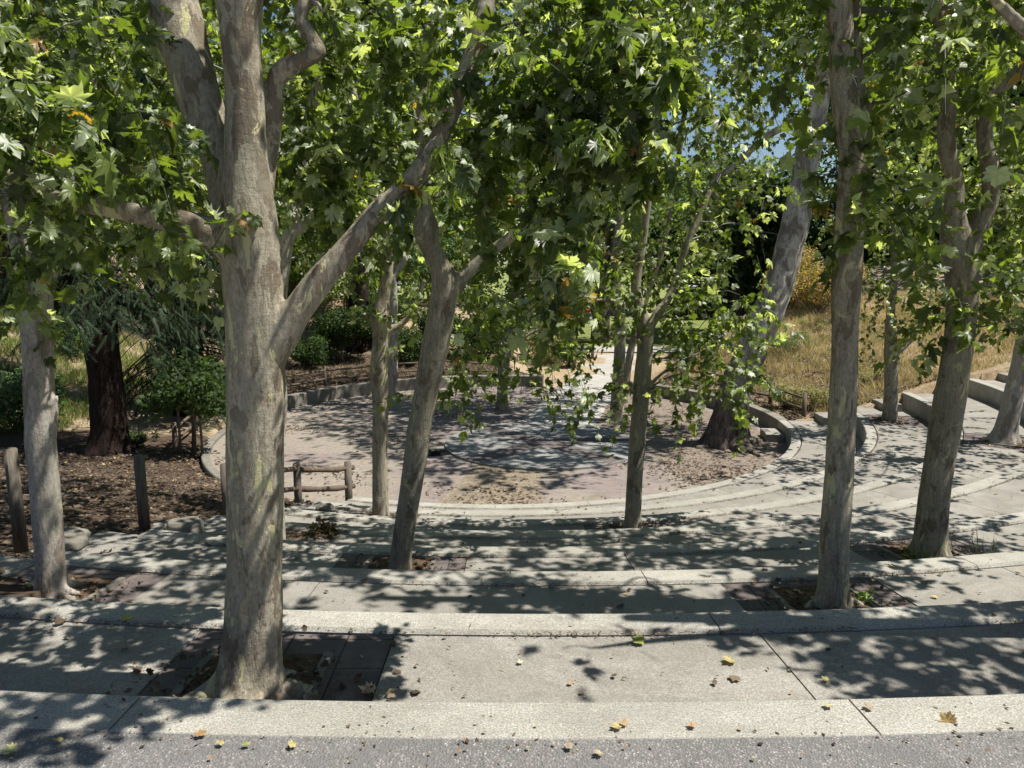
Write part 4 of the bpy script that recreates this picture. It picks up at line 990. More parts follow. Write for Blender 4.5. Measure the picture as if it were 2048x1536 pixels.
far_syc('thinner sycamore close behind the mottled one on the dirt bed right of the path', (1248, 805), Y14, [
    [(1248, 812, Y14, 24), (1250, 780, Y14, 17), (1262, 700, Y14, 15), (1290, 600, Y14, 14), (1330, 480, Y14, 12), (1360, 300, Y14, 10), (1380, 100, Y14, 8)]],
    [(1320, 520, 25.6, 60, 15), (1360, 420, 25.6, 80, 22), (1300, 600, 25.6, 45, 9), (1380, 280, 26, 100, 28), (1400, 560, 25.6, 45, 10)],
    ())

# ------------------------------------------------------------------ conifers
def redwood(x, y, h, rb, label, zlo, dens, spread, group='redwoods on the left slope', size=0.45):
    z0 = float(hgt(x, y)) - 0.1
    T = empty('redwood_tree', (x, y, z0), label, 'tree', group)
    P = np.array([(x, y, z0 + h * t) for t in np.linspace(0, 1, 9)]); rr_ = rb * np.array([1.35, 1.05, 0.95, 0.86, 0.74, 0.6, 0.45, 0.28, 0.06])
    P2 = np.vstack([[x, y, z0], [x, y, z0 + 0.5], [x + .02, y, z0 + 1.6], P[1:]]); r2 = np.concatenate([[rb * 1.5, rb * 1.2, rb * 1.05], rr_[1:]])
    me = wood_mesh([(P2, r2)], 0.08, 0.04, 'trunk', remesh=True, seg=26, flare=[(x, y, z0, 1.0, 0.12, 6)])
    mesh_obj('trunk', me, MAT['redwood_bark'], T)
    # drooping branches with sprays
    nb = int(dens); az = RNG.random(nb) * 2 * math.pi; zz = z0 + zlo + (h - zlo - 0.5) * RNG.random(nb) ** 1.15
    L = spread * (1 - (zz - z0) / h * 0.75) * RNG.uniform(0.6, 1.15, nb)
    K = 7; ts = np.linspace(0, 1, K)
    dx = np.cos(az); dy = np.sin(az)
    cv = np.stack([np.stack([x + dx * L * t, y + dy * L * t, zz + L * (0.25 * t - 0.75 * t * t)], 1) for t in ts], 1)
    mesh_obj('branches', ribbon_mesh('branches', cv, 0.012 + 0.008 * L), MAT['redwood_bark'], T)
    per = 44; pos, tip, nr = [], [], []
    for j in range(per):
        t = 0.18 + 0.82 * (j + RNG.random(nb)) / per
        p = np.stack([x + dx * L * t, y + dy * L * t, zz + L * (0.25 * t - 0.75 * t * t)], 1) + RNG.normal(size=(nb, 3)) * 0.12
        s_ = np.where(RNG.random(nb) < 0.5, -1, 1)
        d = np.stack([dx * 0.3 - dy * s_ * 0.5, dy * 0.3 + dx * s_ * 0.5, np.full(nb, -0.8)], 1) + RNG.normal(size=(nb, 3)) * 0.25
        pos.append(p); tip.append(d); nr.append(np.stack([dx, dy, np.full(nb, 0.7)], 1) + RNG.normal(size=(nb, 3)) * 0.4)
    pos = np.vstack(pos); tip = np.vstack(tip); nr = np.vstack(nr); kp = open_sky(pos); pos = pos[kp]; tip = tip[kp]; nr = nr[kp]; n = len(pos)
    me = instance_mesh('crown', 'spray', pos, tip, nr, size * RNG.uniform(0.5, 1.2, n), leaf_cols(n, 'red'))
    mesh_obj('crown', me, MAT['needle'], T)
    return T
p = G(222, 905, ZF + 0.1)
redwood(p[0], p[1], 22, 0.37, 'tall redwood with a thick dark fibrous trunk on the left slope', 3.6, 330, 2.6, size=0.4)
redwood(-9.6, 22.6, 24, 0.36, 'redwood with dark drooping sprays hanging low behind the staked young tree', 1.1, 760, 2.6)
redwood(-16.5, 22.5, 24, 0.5, 'redwood further left with its low boughs at the left edge', 3.0, 420, 2.6)
redwood(-13.8, 30, 26, 0.5, 'redwood standing high on the grassy slope behind the thick trunked one', 7.5, 300, 3.4, size=0.6)
redwood(-6.6, 33, 24, 0.45, 'slender redwood behind the left hand bank of bushes', 6.0, 330, 3.4, size=0.6)
redwood(20.3, 43, 19, 0.5, 'dark conifer behind the dry bank right of the leaning trunk', 1.5, 420, 4.0, 'conifers behind the right bank', 0.8)
redwood(24.5, 39, 17, 0.5, 'dark conifer farther right behind the dry bank', 1.5, 380, 4.0, 'conifers behind the right bank', 0.8)

# ------------------------------------------------------------------ generic broadleaf tree and shrub
def leafy(name, x, y, h, rcrown, label, cat, kind, n, size, group=None, trunk_r=0.2, zc=None, flat=0.8, lod=3, mat='small_leaf', stems=1, nb=14, bottom=0.3, zbase=None):
    z0 = float(hgt(x, y)) if zbase is None else zbase
    T = empty(name, (x, y, z0), label, cat, group)
    zc_ = z0 + h * (0.5 + bottom / 2); hz = h * (1 - bottom) / 2
    limbs = []
    u = norm(RNG.normal(size=(nb, 3))); u[:, 2] = u[:, 2] * 0.9
    cen = np.array([x, y, zc_]) + u * np.array([rcrown, rcrown, hz]) * RNG.uniform(0.35, 0.8, (nb, 1))
    br = RNG.uniform(0.28, 0.5, nb) * min(rcrown, hz * 1.2)
    if stems == 1:
        top = np.array([x + RNG.normal() * .3, y, z0 + h * 0.7])
        limbs.append((np.array([[x, y, z0 - .1], [x + .05, y, z0 + h * 0.25], [x - .05, y, z0 + h * .45], top]), np.array([trunk_r * 1.3, trunk_r, trunk_r * 0.75, trunk_r * 0.3])))
    for k in range(nb):
        if stems == 1:
            t = RNG.uniform(0.3, 0.9); s0 = np.array([x, y, z0 + h * (0.15 + 0.5 * t)]); r0 = trunk_r * 0.45 * (1.1 - t * .6)
        else:
            s0 = np.array([x + RNG.normal() * .08 * rcrown, y + RNG.normal() * .08 * rcrown, z0 - 0.05]); r0 = trunk_r
        m_ = (s0 + cen[k]) / 2 + RNG.normal(size=3) * 0.05 * rcrown
        limbs.append((np.array([s0, m_, cen[k]]), np.array([r0, r0 * 0.6, r0 * 0.2])))
    mesh_obj('trunk' if stems == 1 else 'stems', wood_mesh(limbs, 0.1, 0.0, 'trunk', remesh=False, seg=7), MAT['dark_bark'], T)
    w_ = br ** 2; idx = RNG.choice(nb, n, p=w_ / w_.sum())
    v = norm(RNG.normal(size=(n, 3)))
    pos = cen[idx] + v * (br[idx] * RNG.random(n) ** 0.35)[:, None] * np.array([1, 1, flat])
    # small scale clumping
    cl = RNG.normal(size=(max(8, n // 30), 3)) * 0.0
    pos += RNG.normal(size=(n, 3)) * size * 0.3
    zmin = hgt(pos[:, 0], pos[:, 1]) + 0.03 if zbase is None else np.full(n, z0 + 0.03)
    pos[:, 2] = np.maximum(pos[:, 2], zmin + RNG.random(n) * 0.1)
    tip = v * 0.6 + RNG.normal(size=(n, 3)) * 0.7 + np.array([0, 0, -0.1]); nr = v * 0.5 + RNG.normal(size=(n, 3)) * 0.6 + np.array([0, 0, 0.6])
    me = instance_mesh('crown', lod, pos, tip, nr, size * RNG.uniform(0.5, 1.3, n), leaf_cols(n, kind), None, RNG.uniform(0.5, 1.0, n))
    mesh_obj('crown' if stems == 1 else 'foliage', me, MAT[mat], T)
    return T

# bushes on the left bank behind the fence
SH = 'dark shrubs on the shaded left bank'
for (px, py, Y, h, rc, kind, n, sz, lab) in [
    (690, 720, 31.5, 2.5, 1.5, 'oak', 9000, 0.11, 'large dark round shrub on the left bank between the two left sycamores'),
    (620, 735, 30.2, 1.6, 1.2, 'oak', 5200, 0.10, 'lower dark shrub on the bank to the left of the large round one'),
    (580, 735, 33.0, 2.4, 1.4, 'oak', 6000, 0.11, 'dark shrub higher on the bank next to the largest trunk'),
    (805, 720, 31.5, 1.9, 1.1, 'oak', 5200, 0.10, 'small dark shrub behind the pale straight arena sycamore'),
    (760, 720, 33.5, 2.6, 1.5, 'oak', 7000, 0.11, 'dark shrub between the pale straight sycamore and the large round shrub'),
    (870, 720, 32.6, 2.3, 1.5, 'oak', 7000, 0.11, 'dark shrub at the middle of the bank, partly behind the leaning trunk'),
    (960, 730, 33.2, 2.0, 1.5, 'oak', 6500, 0.11, 'dusky shrub near the end of the left bank beside the path'),
    (1010, 730, 35.5, 2.2, 1.5, 'bay', 6500, 0.12, 'grey green shrub behind the hanging leaves left of the path')]:
    x = Q(px, py, Y)[0][0]
    leafy('shrub', x, Y, h, rc, lab, 'shrub', kind, n, sz, SH, 0.02, stems=0, bottom=0.0, nb=12)
for (px, Y, h, rc, kind, n, sz, lab) in [
    (700, 38.0, 4.6, 3.0, 'bright', 15000, 0.16, 'sunlit yellow green bush above the dark shrubs on the left'),
    (600, 39.0, 5.0, 2.8, 'bright', 14000, 0.16, 'bright green bush high on the left beyond the bank'),
    (1100, 35.5, 2.6, 1.6, 'dusty', 10000, 0.09, 'dusty pale brown bush left of the path bollards'),
    (830, 40.0, 4.6, 3.0, 'bay', 12000, 0.15, 'soft green bush beyond the bank behind the leaning trunk'),
    (930, 42.0, 4.2, 2.6, 'bright', 10000, 0.15, 'sunlit green bush beyond the bank left of the hanging leaves'),
    (1140, 34.0, 1.3, 0.8, 'bay', 4000, 0.09, 'grey green bush beside the two bollards')]:
    x = Q(px, 700, Y)[0][0]
    leafy('bush', x, Y, h, rc, lab, 'bush', kind, n, sz, None, 0.02, stems=0, bottom=0.0, nb=14)
# right bank
for (px, Y, h, rc, kind, n, sz, lab) in [
    (1635, 31.0, 2.8, 2.2, 'rust', 9000, 0.09, 'rusty orange leaved bush on top of the dry right bank'),
    (1575, 32.5, 2.6, 1.6, 'rust', 6000, 0.09, 'yellowing bush beside the leaning trunk on the right bank'),
    (1580, 27.5, 1.1, 1.5, 'bay', 3000, 0.05, 'pale green feathery weed clump on the right bank'),
    (1640, 29.0, 0.6, 1.6, 'dusty', 2400, 0.05, 'low green weed clump right of the feathery one on the bank'),
    (1575, 22.6, 0.8, 0.6, 'dusty', 2200, 0.06, 'scrubby half dry bush behind the fence end on the right'),
    (1740, 22.4, 1.0, 0.8, 'dusty', 2000, 0.05, 'thin green twiggy bush on the bank beside the young sycamore'),
    (1640, 21.8, 0.7, 0.7, 'dusty', 2200, 0.06, 'low dry scrub at the foot of the bank above the step block')]:
    x = Q(px, 700, Y)[0][0]
    leafy('bush', x, Y, h, rc, lab, 'bush', kind, n, sz, None, 0.015, stems=0, bottom=0.0, nb=12)
# left edge shrubs
for (px, Y, h, rc, kind, n, sz, lab) in [
    (20, 20.0, 2.2, 1.4, 'bay', 7000, 0.10, 'leafy green shrub at the left edge behind the wire fence'),
    (150, 26.0, 1.6, 1.3, 'bright', 5000, 0.09, 'sunlit green shrub on the grassy slope left of the redwood trunk'),
    (110, 30.0, 2.0, 1.5, 'bright', 5000, 0.11, 'yellow green shrub higher on the grassy slope at the left'),
    (265, 19.2, 0.3, 0.6, 'oak', 1000, 0.08, 'low dark plant at the foot of the thick redwood trunk')]:
    x = Q(px, 700, Y)[0][0]
    leafy('bush', x, Y, h, rc, lab, 'bush', kind, n, sz, None, 0.02, stems=0, bottom=0.0, nb=12)

# staked young tree
xs, ys = Q(385, 880, 18.6)[0][:2]
ST = leafy('young_tree', float(xs), float(ys), 2.9, 1.3, 'small staked young tree with spreading dark leaves between the redwood and the largest trunk', 'tree', 'oak', 1900, 0.12, None, 0.05, lod=2, nb=14, bottom=0.28)
for k, dx in enumerate((-0.27, 0.27)):
    bm = bmesh.new(); bmesh.ops.create_cone(bm, cap_ends=True, segments=8, radius1=0.035, radius2=0.03, depth=2.0)
    zb = float(hgt(xs + dx, ys))
    for v in bm.verts: v.co = Vector((v.co.x + xs + dx, v.co.y + ys - 0.1, v.co.z + zb + 0.95))
    s_ = mesh_obj('stake', bm_mesh(bm, 'stake', True), MAT['post'])
    tag(s_, ['left wooden stake holding the young tree', 'right wooden stake holding the young tree'][k], 'stake', 'stakes of the young tree')

# background trees
BT = 'tall trees beyond the arena'
bgs = [(30, 37, 18, 6, 'oak'), (24.5, 45, 18, 5.5, 'oak'), (-26, 40, 10, 5, 'oak'), (-15, 46, 9, 6, 'oak'), (-7, 47, 16, 5.5, 'bay'), (-3.5, 64, 19, 7, 'oak'), (-16, 60, 22, 8, 'bay'), (3.5, 72, 19, 7, 'bay'), (11.5, 70, 14, 6, 'oak'), (0, 84, 22, 8, 'oak'),
       (13.5, 46, 11, 4.5, 'oak'), (20, 38, 16, 6, 'bay'), (27, 52, 20, 6, 'oak'), (20, 66, 12, 6, 'bay'), (32, 42, 17, 7, 'oak'), (26, 30, 14, 5.5, 'oak'), (33, 62, 22, 9, 'bay'), (-32, 54, 20, 8, 'oak'), (9, 90, 22, 9, 'oak'), (42, 56, 20, 8, 'oak'), (-26, 26, 14, 5, 'bay'), (38, 84, 24, 10, 'oak')]
desc = ['right edge behind the dry bank', 'right, dark behind the leaning trunk and the bank', 'far left edge behind the redwoods', 'left above the grassy slope', 'left of centre behind the sunlit bushes', 'centre left beyond the lawn', 'left in the far distance', 'straight above the path end beyond the lawn',
        'right of the path end beyond the lawn', 'centre in the far distance', 'right behind the leaning trunk', 'right above the rusty bush', 'right in the middle distance', 'right of centre in the far distance',
        'right side above the dry bank', 'right edge close above the dry bank', 'right in the far distance', 'far left in the distance', 'centre right in the far distance', 'far right in the distance', 'left edge above the shrub', 'right far away behind all others']
for k, (x, y, h, rc, kind) in enumerate(bgs):
    leafy('dark_tree', x, y, h, rc, ('broad dark evergreen ' if kind == 'oak' else 'grey green leafy tree ') + 'at the ' + desc[k], 'tree', kind, 11000, 0.42 if y < 60 else 0.55, BT, 0.35, nb=26, bottom=0.12 if y > 42 else 0.18, flat=0.9, lod=3)
# lawn trees with visible trunks
for (px, by, Y, h, tr, lab) in [(1200, 690, 44.0, 12, 0.45, 'dark trunked tree standing at the near edge of the sunny lawn'),
                                (1062, 680, 42.0, 12, 0.33, 'pale forked tree behind the dusty bush at the end of the arena'),
                                (1450, 680, 50.0, 12, 0.3, 'spreading tree on the lawn in front of the low pavilion')]:
    x = Q(px, by, Y)[0][0]
    T_ = leafy('lawn_tree', x, Y, h, 4.6, lab, 'tree', 'bay', 9000, 0.34, 'trees on the lawn', tr, nb=22, bottom=0.42, zbase=ZF)

# ------------------------------------------------------------------ fences
def post(name, x, y, z0, h, r, mat, parent, tilt=0.0):
    bm = bmesh.new()
    bmesh.ops.create_cone(bm, cap_ends=True, segments=16, radius1=r * 1.04, radius2=r * 0.97, depth=h + 0.3)
    bmesh.ops.bevel(bm, geom=[e for e in bm.edges if abs(e.verts[0].co.z - e.verts[1].co.z) < 1e-4 and e.verts[0].co.z > 0], offset=r * 0.14, segments=2, affect='EDGES')
    for v in bm.verts:
        s_ = 1 + 0.06 * mnoise.noise(Vector((v.co.x * 9 + x, v.co.y * 9, v.co.z * 3)))
        v.co = Vector((v.co.x * s_ + x + tilt * v.co.z, v.co.y * s_ + y, v.co.z + z0 + (h - 0.3) / 2))
    return mesh_obj(name, bm_mesh(bm, name, True), mat, parent)
def rail(name, p, q, r, mat, parent, sag=0.02):
    pts = []; p, q = np.array(p, float), np.array(q, float)
    K = 7
    for k in range(K):
        t = k / (K - 1); v = p * (1 - t) + q * t; v[2] -= sag * 4 * t * (1 - t)
        v += np.array([mnoise.noise(Vector((k * 1.7, p[0], r * 99))), 0, mnoise.noise(Vector((k * 1.3, q[1], r * 50)))]) * 0.012
        pts.append(v)
    V_, qd, caps = tube(pts, [r * (0.92 + 0.12 * math.sin(k * 2.1)) for k in range(K)], 9)
    fl_ = [list(f) for f in qd.tolist()] + caps
    return mesh_obj(name, np_mesh(name, V_, np.concatenate([np.array(f) for f in fl_]), [len(f) for f in fl_], True), mat, parent)
# near rail fence by the terrace ends
pA = G(698, 1000, ZF + 0.38); pB = G(597, 1006, ZF + 0.62)
zA, zB = pA[2], pB[2]
pC = Q(455, 1012, 10.2)[0]
FN = empty('rail_fence', (pA[0], pA[1], zA), 'short brown split rail fence running down beside the terraces left of centre', 'fence')
post('post', pA[0], pA[1], zA, 0.74, 0.070, MAT['post'], FN); post('post', pB[0], pB[1], zB, 0.72, 0.068, MAT['post'], FN); post('post', pC[0], pC[1], pC[2], 0.60, 0.07, MAT['post'], FN)
dAB = (pA - pB) / np.linalg.norm(pA - pB)
for hh in (0.62, 0.26):
    rail('rail', (pB[0], pB[1], zB + hh), (pA[0] + dAB[0] * .14, pA[1] + dAB[1] * .14, zA + hh - 0.02), 0.055, MAT['rail'], FN, 0.03)
    rail('rail', (pC[0], pC[1], pC[2] + hh * .8), (pB[0], pB[1], zB + hh), 0.052, MAT['rail'], FN, 0.02)
# wire fence further up
WF = None; prev = None
wp = []
for (px, ytop, ybot, Y) in [(36, 897, 1040, 6.75), (287, 910, 1028, 8.6),]:
    b, t = Q(px, ybot, Y); tp, _ = Q(px, ytop, Y); wp.append((b, tp[2] - b[2], (25, 21)[len(wp)] * t / F / 2))
WF = empty('wire_fence', tuple(wp[1][0]), 'round weathered timber posts strung with thin wires at the upper left slope', 'fence')
for b, h_, r_ in wp: post('post', b[0], b[1], b[2], h_, r_, MAT['post'], WF)
b0 = wp[0][0] - (wp[1][0] - wp[0][0]) * 0.9
seq = [(b0, wp[0][1])] + [(w_[0], w_[1]) for w_ in wp] + [(pC, 0.60)]
for k in range(len(seq) - 1):
    for fz in (0.78, 0.36):
        a_, b_ = seq[k], seq[k + 1]
        rail('wire', (a_[0][0], a_[0][1], a_[0][2] + a_[1] * fz), (b_[0][0], b_[0][1], b_[0][2] + b_[1] * fz), 0.0028, MAT['wire'], WF, 0.015)
# back left fence above the wall
def arc_fence(label, angs, rad, hh=0.62, extra=None):
    T = None; pts = []
    for a in angs:
        x, y, _ = pol(rad, R(a), 0); z = float(height(x, y)) - 0.02; pts.append((x, y, z))
    T = empty('rail_fence', pts[0], label, 'fence')
    for p_ in pts: post('post', p_[0], p_[1], p_[2], hh + 0.1, 0.062, MAT['rail'], T)
    for k in range(len(pts) - 1):
        for z_ in (hh * 0.92, hh * 0.42):
            rail('rail', (pts[k][0], pts[k][1], pts[k][2] + z_), (pts[k + 1][0], pts[k + 1][1], pts[k + 1][2] + z_), 0.038, MAT['rail'], T)
arc_fence('long two rail timber fence behind the curved back wall left of the path', [196, 182, 168, 153, 138, 122, 106, 92], 8.55)
arc_fence('two rail timber fence behind the right wall ending at a post above the steps', [0, 14, 28, 42], 8.55)
# bollards by the path
for (px, py, h_, lab) in [(1149, 738, 0.72, 'nearer dark timber bollard at the left edge of the path'), (1185, 719, 0.72, 'farther dark timber bollard at the left edge of the path')]:
    b = G(px, py, ZF)
    o = post('bollard', b[0], b[1], ZF, h_, 0.08, MAT['rail'], None); tag(o, lab, 'bollard', 'bollards beside the path')

# ------------------------------------------------------------------ boulders at the left terrace ends
def boulder(x, y, z, sx, sy, sz, seed, label):
    bm = bmesh.new(); bmesh.ops.create_icosphere(bm, subdivisions=4, radius=1)
    for v in bm.verts:
        n_ = mnoise.noise(v.co * 1.3 + Vector((seed, 0, 0))) * 0.35 + mnoise.noise(v.co * 4 + Vector((seed, 3, 0))) * 0.10
        c = v.co * (1 + n_); c = Vector((max(-.85, min(.85, c.x)), max(-.85, min(.85, c.y)), max(-.7, min(.62, c.z))))
        v.co = Vector((c.x * sx + x, c.y * sy + y, c.z * sz + z))
    o = mesh_obj('boulder', bm_mesh(bm, 'boulder', True), MAT['wall']); return tag(o, label, 'rock', 'rough stones at the left ends of the terraces')
for k, (px, py, i, lab) in enumerate([(128, 1078, 2, 'rounded stone at the terrace end just right of the leftmost sycamore'), (372, 1052, 3, 'flat topped stone at the terrace end left of the largest trunk'),
                                      (545, 1030, 5, 'stone at the terrace end right behind the largest trunk'), (650, 1018, 6, 'small stone at the terrace end below the rail fence')]):
    p_ = G(px, py, ZI(i)); boulder(p_[0], p_[1], ZI(i) - 0.0, 0.24 - .03 * k, 0.15, 0.11, k * 3.3, lab)
# slope edging slabs: irregular concrete pads along the left edge
for k, (i, w_, lab) in enumerate([(2, 0.8, 'broken edged concrete pad beside the second terrace'), (3, 0.9, 'broken edged concrete pad beside the third terrace'), (4, 0.9, 'broken edged concrete pad beside the fourth terrace'), (5, 0.8, 'broken edged concrete pad beside the fifth terrace'), (6, 0.7, 'broken edged concrete pad beside the sixth terrace')]):
    r0, r1 = float(rho(i, -1.9)) + 0.1, float(rho(i - 1, -1.9)) - 0.1
    al = a_left((r0 + r1) / 2); pts = []
    for t in np.linspace(0, 1, 5): pts.append(pol(r0 + (r1 - r0) * t, aL(i) - 0.004, 0)[:2])
    for t in np.linspace(1, 0, 9):
        pts.append(pol(r0 + (r1 - r0) * t, aL(i) - (w_ * (0.55 + 0.5 * mnoise.noise(Vector((t * 3, k * 2.2, 0))))) / r1 - 0.01, 0)[:2])
    o = fan_sheet('edge_pad', pts, ZI(i) - 0.03, MAT['paving'], None, 0.35); tag(o, lab, 'concrete pad', 'broken pads at the left terrace ends')

# ------------------------------------------------------------------ black cloth on the floor
bm = bmesh.new(); bc = G(872, 909, ZF)
NX, NY = 44, 18; gv = []
for u in range(NX + 1):
    row = []
    for v in range(NY + 1):
        s_, t_ = u / NX, v / NY
        w_ = 0.18 + 0.10 * mnoise.noise(Vector((s_ * 3, 5, 0)))
        x = bc[0] - 0.42 + 0.84 * s_; y = bc[1] + (t_ - 0.5) * 2 * w_ * (0.5 + 0.7 * math.sin(math.pi * min(1, s_ * 1.1)))
        e = min(1, 5 * min(s_, 1 - s_, t_, 1 - t_))
        z = ZF + 0.006 + e * (0.05 + 0.09 * abs(mnoise.noise(Vector((s_ * 7, t_ * 4, 2)))) + 0.03 * mnoise.noise(Vector((s_ * 16, t_ * 9, 0))))
        row.append(bm.verts.new((x, y, z)))
    gv.append(row)
for u in range(NX):
    for v in range(NY): bm.faces.new((gv[u][v], gv[u + 1][v], gv[u + 1][v + 1], gv[u][v + 1]))
o = mesh_obj('crumpled_jacket', bm_mesh(bm, 'crumpled_jacket', True), MAT['black_cloth']); tag(o, 'crumpled black cloth lying on the brick floor left of the round stage', 'clothing')

# ------------------------------------------------------------------ far pavilion, tables and cars
def box(bm, x0, x1, y0, y1, z0, z1, bev=0):
    r = bmesh.ops.create_cube(bm, size=1)
    for v in r['verts']: v.co = Vector(((x0 + x1) / 2 + v.co.x * (x1 - x0), (y0 + y1) / 2 + v.co.y * (y1 - y0), (z0 + z1) / 2 + v.co.z * (z1 - z0)))
    if bev: bmesh.ops.bevel(bm, geom=list({e for v in r['verts'] for e in v.link_edges}), offset=bev, segments=2, affect='EDGES')
def box_obj(name, dims, mat, parent, bev=0):
    bm = bmesh.new(); box(bm, *dims, bev); return mesh_obj(name, bm_mesh(bm, name), mat, parent)
white = mat_plain('pale_paint', (0.62, 0.6, 0.56)); darkp = mat_plain('dark_brown_paint', (0.06, 0.05, 0.045))
redp = mat_plain('red_cloth', (0.42, 0.03, 0.04)); glass = mat_plain('car_glass', (0.03, 0.035, 0.04), 0.1); tyre = mat_plain('tyre_rubber', (0.02, 0.02, 0.02), 0.8); rim = mat_plain('wheel_metal', (0.4, 0.4, 0.42), 0.3, 0.8)
bx_, by_ = Q(1440, 640, 62)[0][:2]
PV = empty('pavilion', (bx_, by_, ZF), 'low dark park pavilion with a flat pale roof edge beyond the lawn on the right', 'building')
box_obj('wall', (bx_ - 3.0, bx_ + 3.4, by_ + 1, by_ + 4, ZF, ZF + 2.3), darkp, PV)
box_obj('roof', (bx_ - 4.2, bx_ + 4.6, by_ - 1.6, by_ + 5, ZF + 2.42, ZF + 2.66), white, PV, 0.03)
for k in range(5): box_obj('column', (bx_ - 3.9 + k * 2.02, bx_ - 3.75 + k * 2.02, by_ - 1.2, by_ - 1.05, ZF, ZF + 2.42), darkp, PV)
def car(x, y, rot, col, label):
    T = empty('parked_car', (x, y, ZF + 0.02), label, 'car', 'cars parked beyond the lawn'); T.rotation_euler.z = rot
    paint = mat_plain('car_paint', col, 0.25)
    prof = [(-2.15, 0.35), (-2.2, 0.75), (-1.95, 0.92), (-1.25, 0.98), (-0.75, 1.40), (-0.3, 1.47), (0.7, 1.45), (1.35, 1.02), (2.1, 0.88), (2.22, 0.6), (2.15, 0.32)]
    bm = bmesh.new(); L = [bm.verts.new((a, -0.88 if b < 1.0 else -0.68, b)) for a, b in prof]; Rv = [bm.verts.new((a, 0.88 if b < 1.0 else 0.68, b)) for a, b in prof]
    bm.faces.new(L); bm.faces.new(Rv[::-1])
    for k in range(len(prof)): bm.faces.new((L[k], Rv[k], Rv[(k + 1) % len(prof)], L[(k + 1) % len(prof)]))
    bmesh.ops.bevel(bm, geom=list(bm.edges), offset=0.05, segments=2, affect='EDGES')
    mesh_obj('body', bm_mesh(bm, 'body', True), paint, T, world=False)
    for s_ in (-1, 1):
        bm = bmesh.new(); vs = [bm.verts.new(v) for v in ((-1.05, s_ * 0.83, 1.03), (1.12, s_ * 0.83, 1.03), (0.62, s_ * 0.735, 1.37), (-0.68, s_ * 0.735, 1.37))]
        bm.faces.new(vs); r_ = bmesh.ops.extrude_face_region(bm, geom=list(bm.faces))
        for v in r_['geom']:
            if isinstance(v, bmesh.types.BMVert): v.co.y -= s_ * 0.06
        mesh_obj('side_window', bm_mesh(bm, 'side_window'), glass, T, world=False)
        for xw in (-1.35, 1.38):
            bm = bmesh.new(); bmesh.ops.create_cone(bm, cap_ends=True, segments=20, radius1=0.33, radius2=0.33, depth=0.22, matrix=Matrix.Translation((xw, s_ * 0.80, 0.33)) @ Matrix.Rotation(math.pi / 2, 4, 'X'))
            wh = mesh_obj('wheel', bm_mesh(bm, 'wheel'), tyre, T, world=False)
            bm = bmesh.new(); bmesh.ops.create_cone(bm, cap_ends=True, segments=16, radius1=0.19, radius2=0.19, depth=0.24, matrix=Matrix.Translation((xw, s_ * 0.805, 0.33)) @ Matrix.Rotation(math.pi / 2, 4, 'X'))
            rm_ = mesh_obj('rim', bm_mesh(bm, 'rim'), rim, wh, world=False)
        bm = bmesh.new(); box(bm, 2.12, 2.25, s_ * 0.72 - 0.14, s_ * 0.72 + 0.14, 0.62, 0.76, 0.02); mesh_obj('headlight', bm_mesh(bm, 'headlight'), white, T, world=False)
    return T
cx_, cy_ = Q(1083, 640, 64)[0][:2]
car(cx_, cy_, 0.1, (0.05, 0.12, 0.35), 'blue car parked beyond the lawn above the dusty bush')
tx_, ty_ = Q(1172, 640, 58)[0][:2]
TB = empty('picnic_table', (tx_, ty_, ZF + .02), 'small table covered with a red cloth on the far side of the lawn', 'table')
box_obj('tabletop', (tx_ - 0.95, tx_ + 0.95, ty_ - .4, ty_ + .4, ZF + 0.72, ZF + 0.77), white, TB)
for sx in (-.85, .8):
    for sy in (-.35, .3): box_obj('leg', (tx_ + sx, tx_ + sx + .06, ty_ + sy, ty_ + sy + .06, ZF, ZF + 0.72), white, TB)
o = box_obj('table_cloth', (tx_ - 0.8, tx_ + 0.3, ty_ - .43, ty_ + .43, ZF + 0.774, ZF + 1.0), redp, None, 0.04); tag(o, 'red bundle on the far white table beyond the lawn', 'cloth')
o = box_obj('far_road', (-40, 45, 61, 67.5, ZF - 0.2, ZF + 0.02), MAT['asphalt'], None); tag(o, kind='structure'); o.name = 'parking_road'

# ------------------------------------------------------------------ ground cover: dry grass, litter, weeds
def scatter(n, fn_xy):
    xy = fn_xy(n); return xy
def grass_stuff(name, n, sampler, hh, kind, lab):
    xy = sampler(n); n = len(xy); z = hgt(xy[:, 0], xy[:, 1])
    pos = np.column_stack([xy, z - 0.01]); tip = np.column_stack([RNG.normal(size=(n, 2)) * 0.45, np.ones(n)]); nr = RNG.normal(size=(n, 3)); nr[:, 2] *= 0.2
    me = instance_mesh(name, 'blade', pos, tip, nr, hh * RNG.uniform(0.4, 1.3, n), leaf_cols(n, kind), RNG.uniform(0, 3, n), RNG.uniform(0.6, 1.4, n))
    o = mesh_obj(name, me, MAT['grass']); return tag(o, lab, 'grass', None, 'stuff')
def polar_sampler(a0, a1, r0, r1, clump=0.0):
    def f(n):
        a = R(1) * RNG.uniform(a0, a1, n); r = np.sqrt(RNG.uniform(r0 ** 2, r1 ** 2, n))
        xy = np.column_stack([CX + r * np.cos(a), CY + r * np.sin(a)])
        if clump:
            k = fbm(xy[:, 0], xy[:, 1], 2.3, 3, 1.0) + RNG.normal(size=n) * 0.25; xy = xy[k > clump]
        return xy
    return f
grass_stuff('dry_grass', 90000, polar_sampler(-1.5, 47, 8.95, 19, -0.2), 0.22, 'straw', 'pale dry grass covering the right bank')
grass_stuff('dry_grass', 70000, polar_sampler(150, 184, 11.5, 26, -0.3), 0.25, 'straw', 'pale dry grass on the sunny slope at the left')
grass_stuff('dry_grass', 20000, polar_sampler(100, 165, 9.5, 20, 0.1), 0.2, 'straw', 'sparse dry grass on the shaded left bank')
